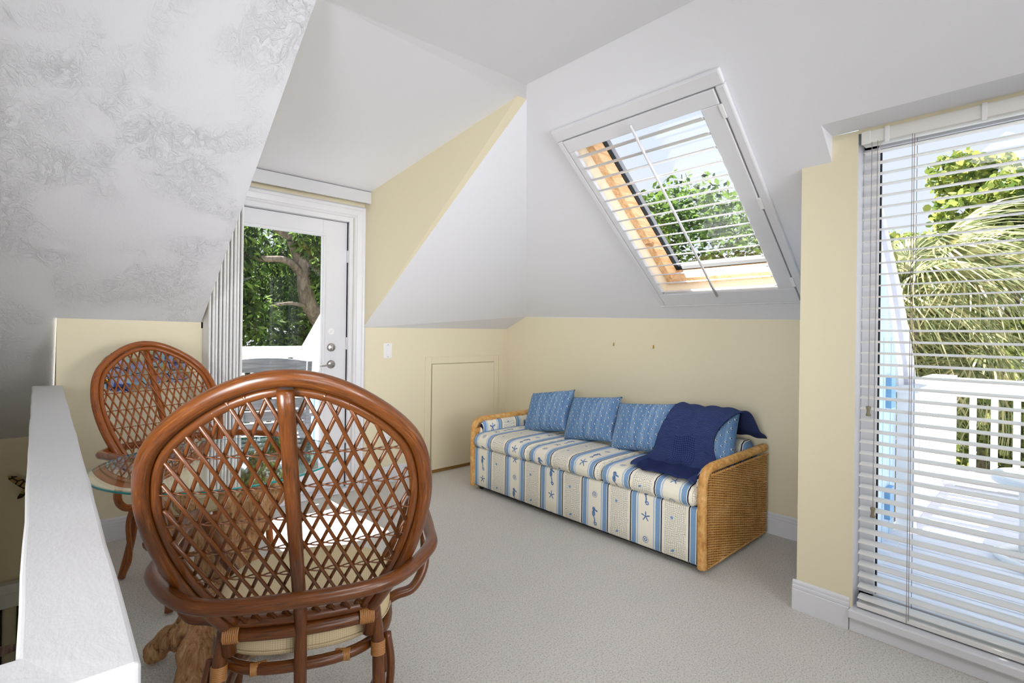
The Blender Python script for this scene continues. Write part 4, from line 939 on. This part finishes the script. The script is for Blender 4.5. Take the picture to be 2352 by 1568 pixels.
# railing around the deck
rl = thing('deck_railing', 'white wooden deck railing with wide balusters seen through the blind', 'railing', (0, 0, -.12))
B().box((5.93, -2.5, .93), (6.07, .86, .965)).obj('cap_rail', MT['outwhite'], rl, bevel=.006); B().box((5.98, -2.5, .80), (6.02, .80, .93)).obj('upper_rail', MT['outwhite'], rl); B().box((5.98, -2.5, .03), (6.02, .80, .15)).obj('lower_rail', MT['outwhite'], rl)
y = .55
while y > -2.4: B().box((5.985, y-.045, .05), (6.015, y, .90)).obj('baluster', MT['outwhite'], rl); y -= .137
B().box((5.96, .64, 0), (6.04, .80, .93)).obj('post', MT['outwhite'], rl); B().box((4.32, .67, 0), (4.42, .77, .95)).obj('post', MT['outwhite'], rl); B().box((4.55, .70, 0), (4.66, .78, .95)).obj('post', MT['outwhite'], rl)
B().box((4.25, .64, .95), (6.07, .82, .985)).obj('cap_rail', MT['outwhite'], rl, bevel=.006); B().box((4.4, .72, .80), (6.0, .76, .95)).obj('upper_rail', MT['outwhite'], rl); B().box((4.4, .72, .03), (6.0, .76, .15)).obj('lower_rail', MT['outwhite'], rl)
x = 4.75
while x < 5.9: B().box((x, .725, .05), (x+.09, .755, .90)).obj('baluster', MT['outwhite'], rl); x += .14
# round white garden table
gt = thing('garden_table', 'round white plastic garden table on the deck behind the blind', 'table', (4.28, .02, -.12))
B().lathe([(0, .50), (.23, .50), (.255, .512), (.27, .512), (.275, .50), (.27, .47), (.26, .465), (0, .46)], sides=48).obj('table_top', MT['plastic'], gt, smooth=True)
for k in range(3):
    a = math.radians(100+120*k); B().tube([(.13*math.cos(a), .13*math.sin(a), .47), (.13*math.cos(a), .13*math.sin(a), .02)], .02, 12).obj('leg', MT['plastic'], gt, smooth=True)
B().tube([(.24*math.cos(2*PI*k/48), .24*math.sin(2*PI*k/48), .03) for k in range(48)], .022, 12, closed=True).obj('base_ring', MT['plastic'], gt, smooth=True)
for k in range(3):
    a = math.radians(100+120*k); B().tube([(.13*math.cos(a), .13*math.sin(a), .03), (.24*math.cos(a), .24*math.sin(a), .03)], .015, 8).obj('base_spoke', MT['plastic'], gt)
# deck outside the glass door
dl = sroot('floor_deck_left', (0, 0, -.12))
bm_ = B().box((.10, 0, -.03), (1.95, .135, 0)).mesh('deck_board', MT['deck']); y = 3.80
while y < 5.75:
    o = bpy.data.objects.new('deck_board', bm_); COL.objects.link(o); o.parent = dl; o.location = (0, y, 0); y += .143
B().box((.10, 3.78, -.28), (1.95, 5.8, -.04)).obj('joists', MT['outwhite'], dl)
rl = thing('deck_railing', 'white wooden balcony railing beyond the glass door', 'railing', (0, 5.6, -.12))
B().box((.1, -.06, 1.10), (2.25, .08, 1.14)).obj('cap_rail', MT['outwhite'], rl, bevel=.006); B().box((.1, -.02, 1.02), (2.25, .02, 1.10)).obj('upper_rail', MT['outwhite'], rl); B().box((.1, -.02, .05), (2.25, .02, .16)).obj('lower_rail', MT['outwhite'], rl)
x = 2.12
while x > .2: B().box((x-.045, -.015, .05), (x, .015, 1.05)).obj('baluster', MT['outwhite'], rl); x -= .105
for x in (.1,): B().box((x, -.05, 0), (x+.09, .04, 1.1)).obj('post', MT['outwhite'], rl)
sd = sroot('wall_outside_left', (0, 0, 0))
B().prism([(1.93, 3.78, -.15), (1.93, 5.35, -.15), (1.93, 5.35, .60), (1.93, 3.78, 1.72)], (.03, 0, 0)).obj('siding', MT['blue'], sd)
rk = Vector((0, 1, -.70)).normalized(); rn = Vector((0, .70, 1)).normalized()
for off, wd, th, mt in ((-.03, .13, .03, 'outwhite'), (.13, .045, .07, 'outwhite')): B().obox(Vector((1.925-th/2, 4.6, 1.14))+rn*(off), rk*1.05, rn*wd, Vector((th/2, 0, 0))).obj('rake_board', MT[mt], sd)
for y in np.arange(3.9, 5.3, .2): B().box((1.924, y, -.12), (1.930, y+.006, .55)).obj('siding_groove', MT['blue2'], sd)
# grey slatted garden chair
def garden_chair(label):
    t = thing('garden_chair', label, 'chair')
    for k in range(6):
        z = .50+k*.085; y = .30+.32*(z-.45); b = B(); n = 8; a0, a1 = [], []
        for i in range(n+1):
            u_ = i/n*2-1; crown = .025*(1-u_*u_) if k == 5 else 0; a0.append((u_*.25, y+.03*u_*u_*-1, z)); a1.append((u_*.25, y+.03*u_*u_*-1+.02, z+.070+crown))
        for i in range(n): b.poly([a0[i], a0[i+1], a1[i+1], a1[i]])
        o = b.obj('back_slat', MT['grey'], t); s_ = o.modifiers.new('t', 'SOLIDIFY'); s_.thickness = .018
    for k in range(5): B().box((-.25, -.24+k*.10, .40-.012*k), (.25, -.155+k*.10, .42-.012*k)).obj('seat_slat', MT['grey'], t)
    for s_ in (-1, 1):
        B().box((s_*.30-.04, -.28, .60), (s_*.30+.04, .34, .625)).obj('arm', MT['grey'], t, bevel=.006)
        B().box((s_*.28-.02, -.26, 0), (s_*.28+.02, -.19, .60)).obj('front_leg', MT['grey'], t); B().box((s_*.28-.02, .22, 0), (s_*.28+.02, .29, .60)).obj('rear_leg', MT['grey'], t)
        B().obox((s_*.262, .44, .72), (.012, 0, 0), (0, .02, 0), (0, .09, .28)).obj('back_post', MT['grey'], t)
    return t
g1 = garden_chair('grey slatted garden chair right behind the glass door'); g1.location = (1.30, 4.35, -.12); g1.rotation_euler = (0, 0, math.radians(165)); g1.scale = (1.09,)*3

# ------------------------------------------------------------------ trees
def leaves(pos, size, asp, droop=0.0, sides=4):
    n = len(pos); d = rng.normal(size=(n, 3)); d[:, 2] = d[:, 2]*.6-droop; d /= np.linalg.norm(d, axis=1)[:, None]
    r = rng.normal(size=(n, 3)); s = np.cross(d, r); s /= np.linalg.norm(s, axis=1)[:, None]
    sz = size*rng.uniform(.6, 1.3, (n, 1)); hw = sz*asp/2
    if sides == 4:
        V = np.stack([pos, pos+d*sz*.5+s*hw, pos+d*sz, pos+d*sz*.5-s*hw], 1)
    else:
        V = np.stack([pos+d*sz*.5+(d*math.cos(a)+s*math.sin(a))*sz*.5 for a in np.linspace(0, 2*PI, sides, endpoint=False)], 1)
    return V.reshape(-1, 3), sides
def leafobj(name, V, k, mat, parent):
    me = bpy.data.meshes.new(name); n = len(V)//k
    me.vertices.add(len(V)); me.vertices.foreach_set('co', V.ravel().astype(np.float32)); me.loops.add(len(V)); me.loops.foreach_set('vertex_index', np.arange(len(V), dtype=np.int32))
    me.polygons.add(n); me.polygons.foreach_set('loop_start', np.arange(0, len(V), k, dtype=np.int32)); me.polygons.foreach_set('loop_total', np.full(n, k, dtype=np.int32))
    me.materials.append(mat); me.update(); me.validate()
    o = bpy.data.objects.new(name, me); COL.objects.link(o); o.parent = parent; o['kind'] = 'stuff'; return o
def clumps(cs, per):
    out = []
    for (c, r) in cs:
        p = rng.normal(size=(per, 3)); p /= np.linalg.norm(p, axis=1)[:, None]; p *= (rng.uniform(.35, 1, (per, 1))**.5)*np.array(r); out.append(p+np.array(c))
    return np.concatenate(out)
def tree(name, label, loc, trunk, branches, cs, per, size, asp, mat, droop=.3, sides=4):
    t = thing(name, label, 'tree', loc); P_ = cr(trunk[0], 6); B().tube(P_, np.interp(np.linspace(0, 1, len(P_)), np.linspace(0, 1, len(trunk[1])), trunk[1]), 12).obj('trunk', MT['bark'], t, smooth=True)
    for br, ra in branches: P_ = cr(br, 6); B().tube(P_, np.linspace(ra, ra*.35, len(P_)), 8).obj('branch', MT['bark'], t, smooth=True)
    V, k = leaves(clumps(cs, per), size, asp, droop, sides); leafobj('foliage', V, k, mat, t); return t
# big tree beyond the door
cs = [((random.uniform(-2.6, 2.6), random.uniform(-.5, 1.2), random.uniform(.1, 6.2)), (.85, .7, .6)) for _ in range(58)]+[((random.uniform(-1.2, 1.3), -1.3, random.uniform(4.6, 6.4)), (.5, .3, .35)) for _ in range(9)]
tree('leafy_tree', 'large dark green tree with grey limbs beyond the glass door', (2.6, 9.8, -3.2), ([(1.3, -1.0, 0), (1.25, -1.0, 3.2), (1.05, -1.0, 4.3), (.72, -1.0, 4.9), (.62, -1.0, 5.5), (.3, -.9, 6.4)], [.22, .19, .15, .13, .12, .09]),
     [([(.66, -1.0, 5.3), (.3, -1.2, 5.52), (-.2, -1.3, 5.5), (-.9, -1.4, 5.6)], .075), ([(.75, -1.0, 4.8), (.3, -1.3, 4.82), (-.1, -1.4, 4.72)], .04), ([(.5, -1.0, 5.9), (.0, -1.2, 6.1), (-.5, -1.4, 6.5)], .07)],
     cs, 900, .16, .30, MT['leafdark'], .8)
cs = [((random.uniform(-3.4, 3.4), random.uniform(-.8, .8), random.uniform(.3, 6.6)), (1.0, .8, .8)) for _ in range(60)]
tree('hedge_tree', 'dense evergreen behind the limbs of the big tree beyond the door', (4.4, 15.0, -3.2), ([(0, 0, 0), (.1, 0, 3.5)], [.2, .12]), [], cs, 520, .22, .5, MT['leafdeep'], .2)
# sea grape outside the blind
cs = [((random.uniform(-.9, .9), random.uniform(-1.6, 1.2), random.uniform(.2, 6.0)), (.6, .6, .5)) for _ in range(54)]+[((random.uniform(-.6, .6), random.uniform(-1.5, .45), random.uniform(6.1, 7.4)), (.5, .45, .35)) for _ in range(16)]
tree('sea_grape_tree', 'yellow green round leaved tree beyond the deck railing', (11.6, 1.0, -3.2), ([(0, 0, 0), (.1, -.2, 3), (.0, -.6, 6.2)], [.16, .12, .06]), [([(.05, -.2, 2.4), (-.4, .4, 3.4), (-.6, .7, 4.2)], .06), ([(.05, -.4, 3), (.3, -1.2, 4.2), (.2, -1.6, 5)], .06)],
     cs, 520, .10, 1, MT['leafgrape'], .1, 7)
# fan palm
pt = thing('fan_palm', 'pale fan palm with long drooping blades beyond the blind', 'palm tree', (7.6, 1.25, -3.2))
B().tube(cr([(0, 0, 0), (.05, 0, 2), (0, .05, 4.7)]), .17, 12).obj('trunk', MT['bark'], pt, smooth=True)
def frond(L_=1.15, nb=46):
    b = B(); b.tube(cr([(0, 0, 0), (.4, 0, .08), (.75, 0, .06)]), .016, 5)
    for i in range(nb):
        a = math.radians(-118+236*i/(nb-1)); L2 = L_*(.75+.25*math.cos(a*.6))*random.uniform(.9, 1.05); dx_, dy_ = math.cos(a), math.sin(a)
        w = .017; px, py = -dy_*w, dx_*w; base = Vector((.75, 0, .06)); prev = None
        for s_ in range(6):
            f = s_/5; r = L2*f; z = -.62*f*f*L2*random.uniform(.95, 1.05)+.04*math.cos(a*3)*f; ww = (1-f*.92)
            c = base+Vector((dx_*r*(1-.25*f), dy_*r*(1-.25*f), z)); A_, B2 = c+Vector((px*ww, py*ww, .006*((i % 2)*2-1))), c-Vector((px*ww, py*ww, .006*((i % 2)*2-1)))
            if prev: b.poly([prev[0], prev[1], B2, A_])
            prev = (A_, B2)
    return b.mesh('frond', MT['leafpalm'])
FM = [frond(), frond(1.3, 40)]
for i in range(40):
    o = bpy.data.objects.new('frond', FM[i % 2]); COL.objects.link(o); o.parent = pt; o.location = (0, .05, 4.75+.35*math.sin(i*1.3)); o.rotation_euler = (random.uniform(-.3, .3), math.radians(-60+i*3.2), i*2.399); o.scale = (.95,)*3
# tree seen through the skylight
cs = [((random.uniform(-1.6, 1.6), random.uniform(-2.2, 2.2), random.uniform(-.8, 1.1)), (.8, .8, .5)) for _ in range(26)]
tree('shade_tree', 'olive green tree crown seen through the skylight louvres', (10.2, 6.1, 3.0), ([(0, 0, -6.4), (.1, 0, -3), (0, .1, 0)], [.2, .16, .1]), [], cs, 300, .15, .5, MT['leafdark'], .1)
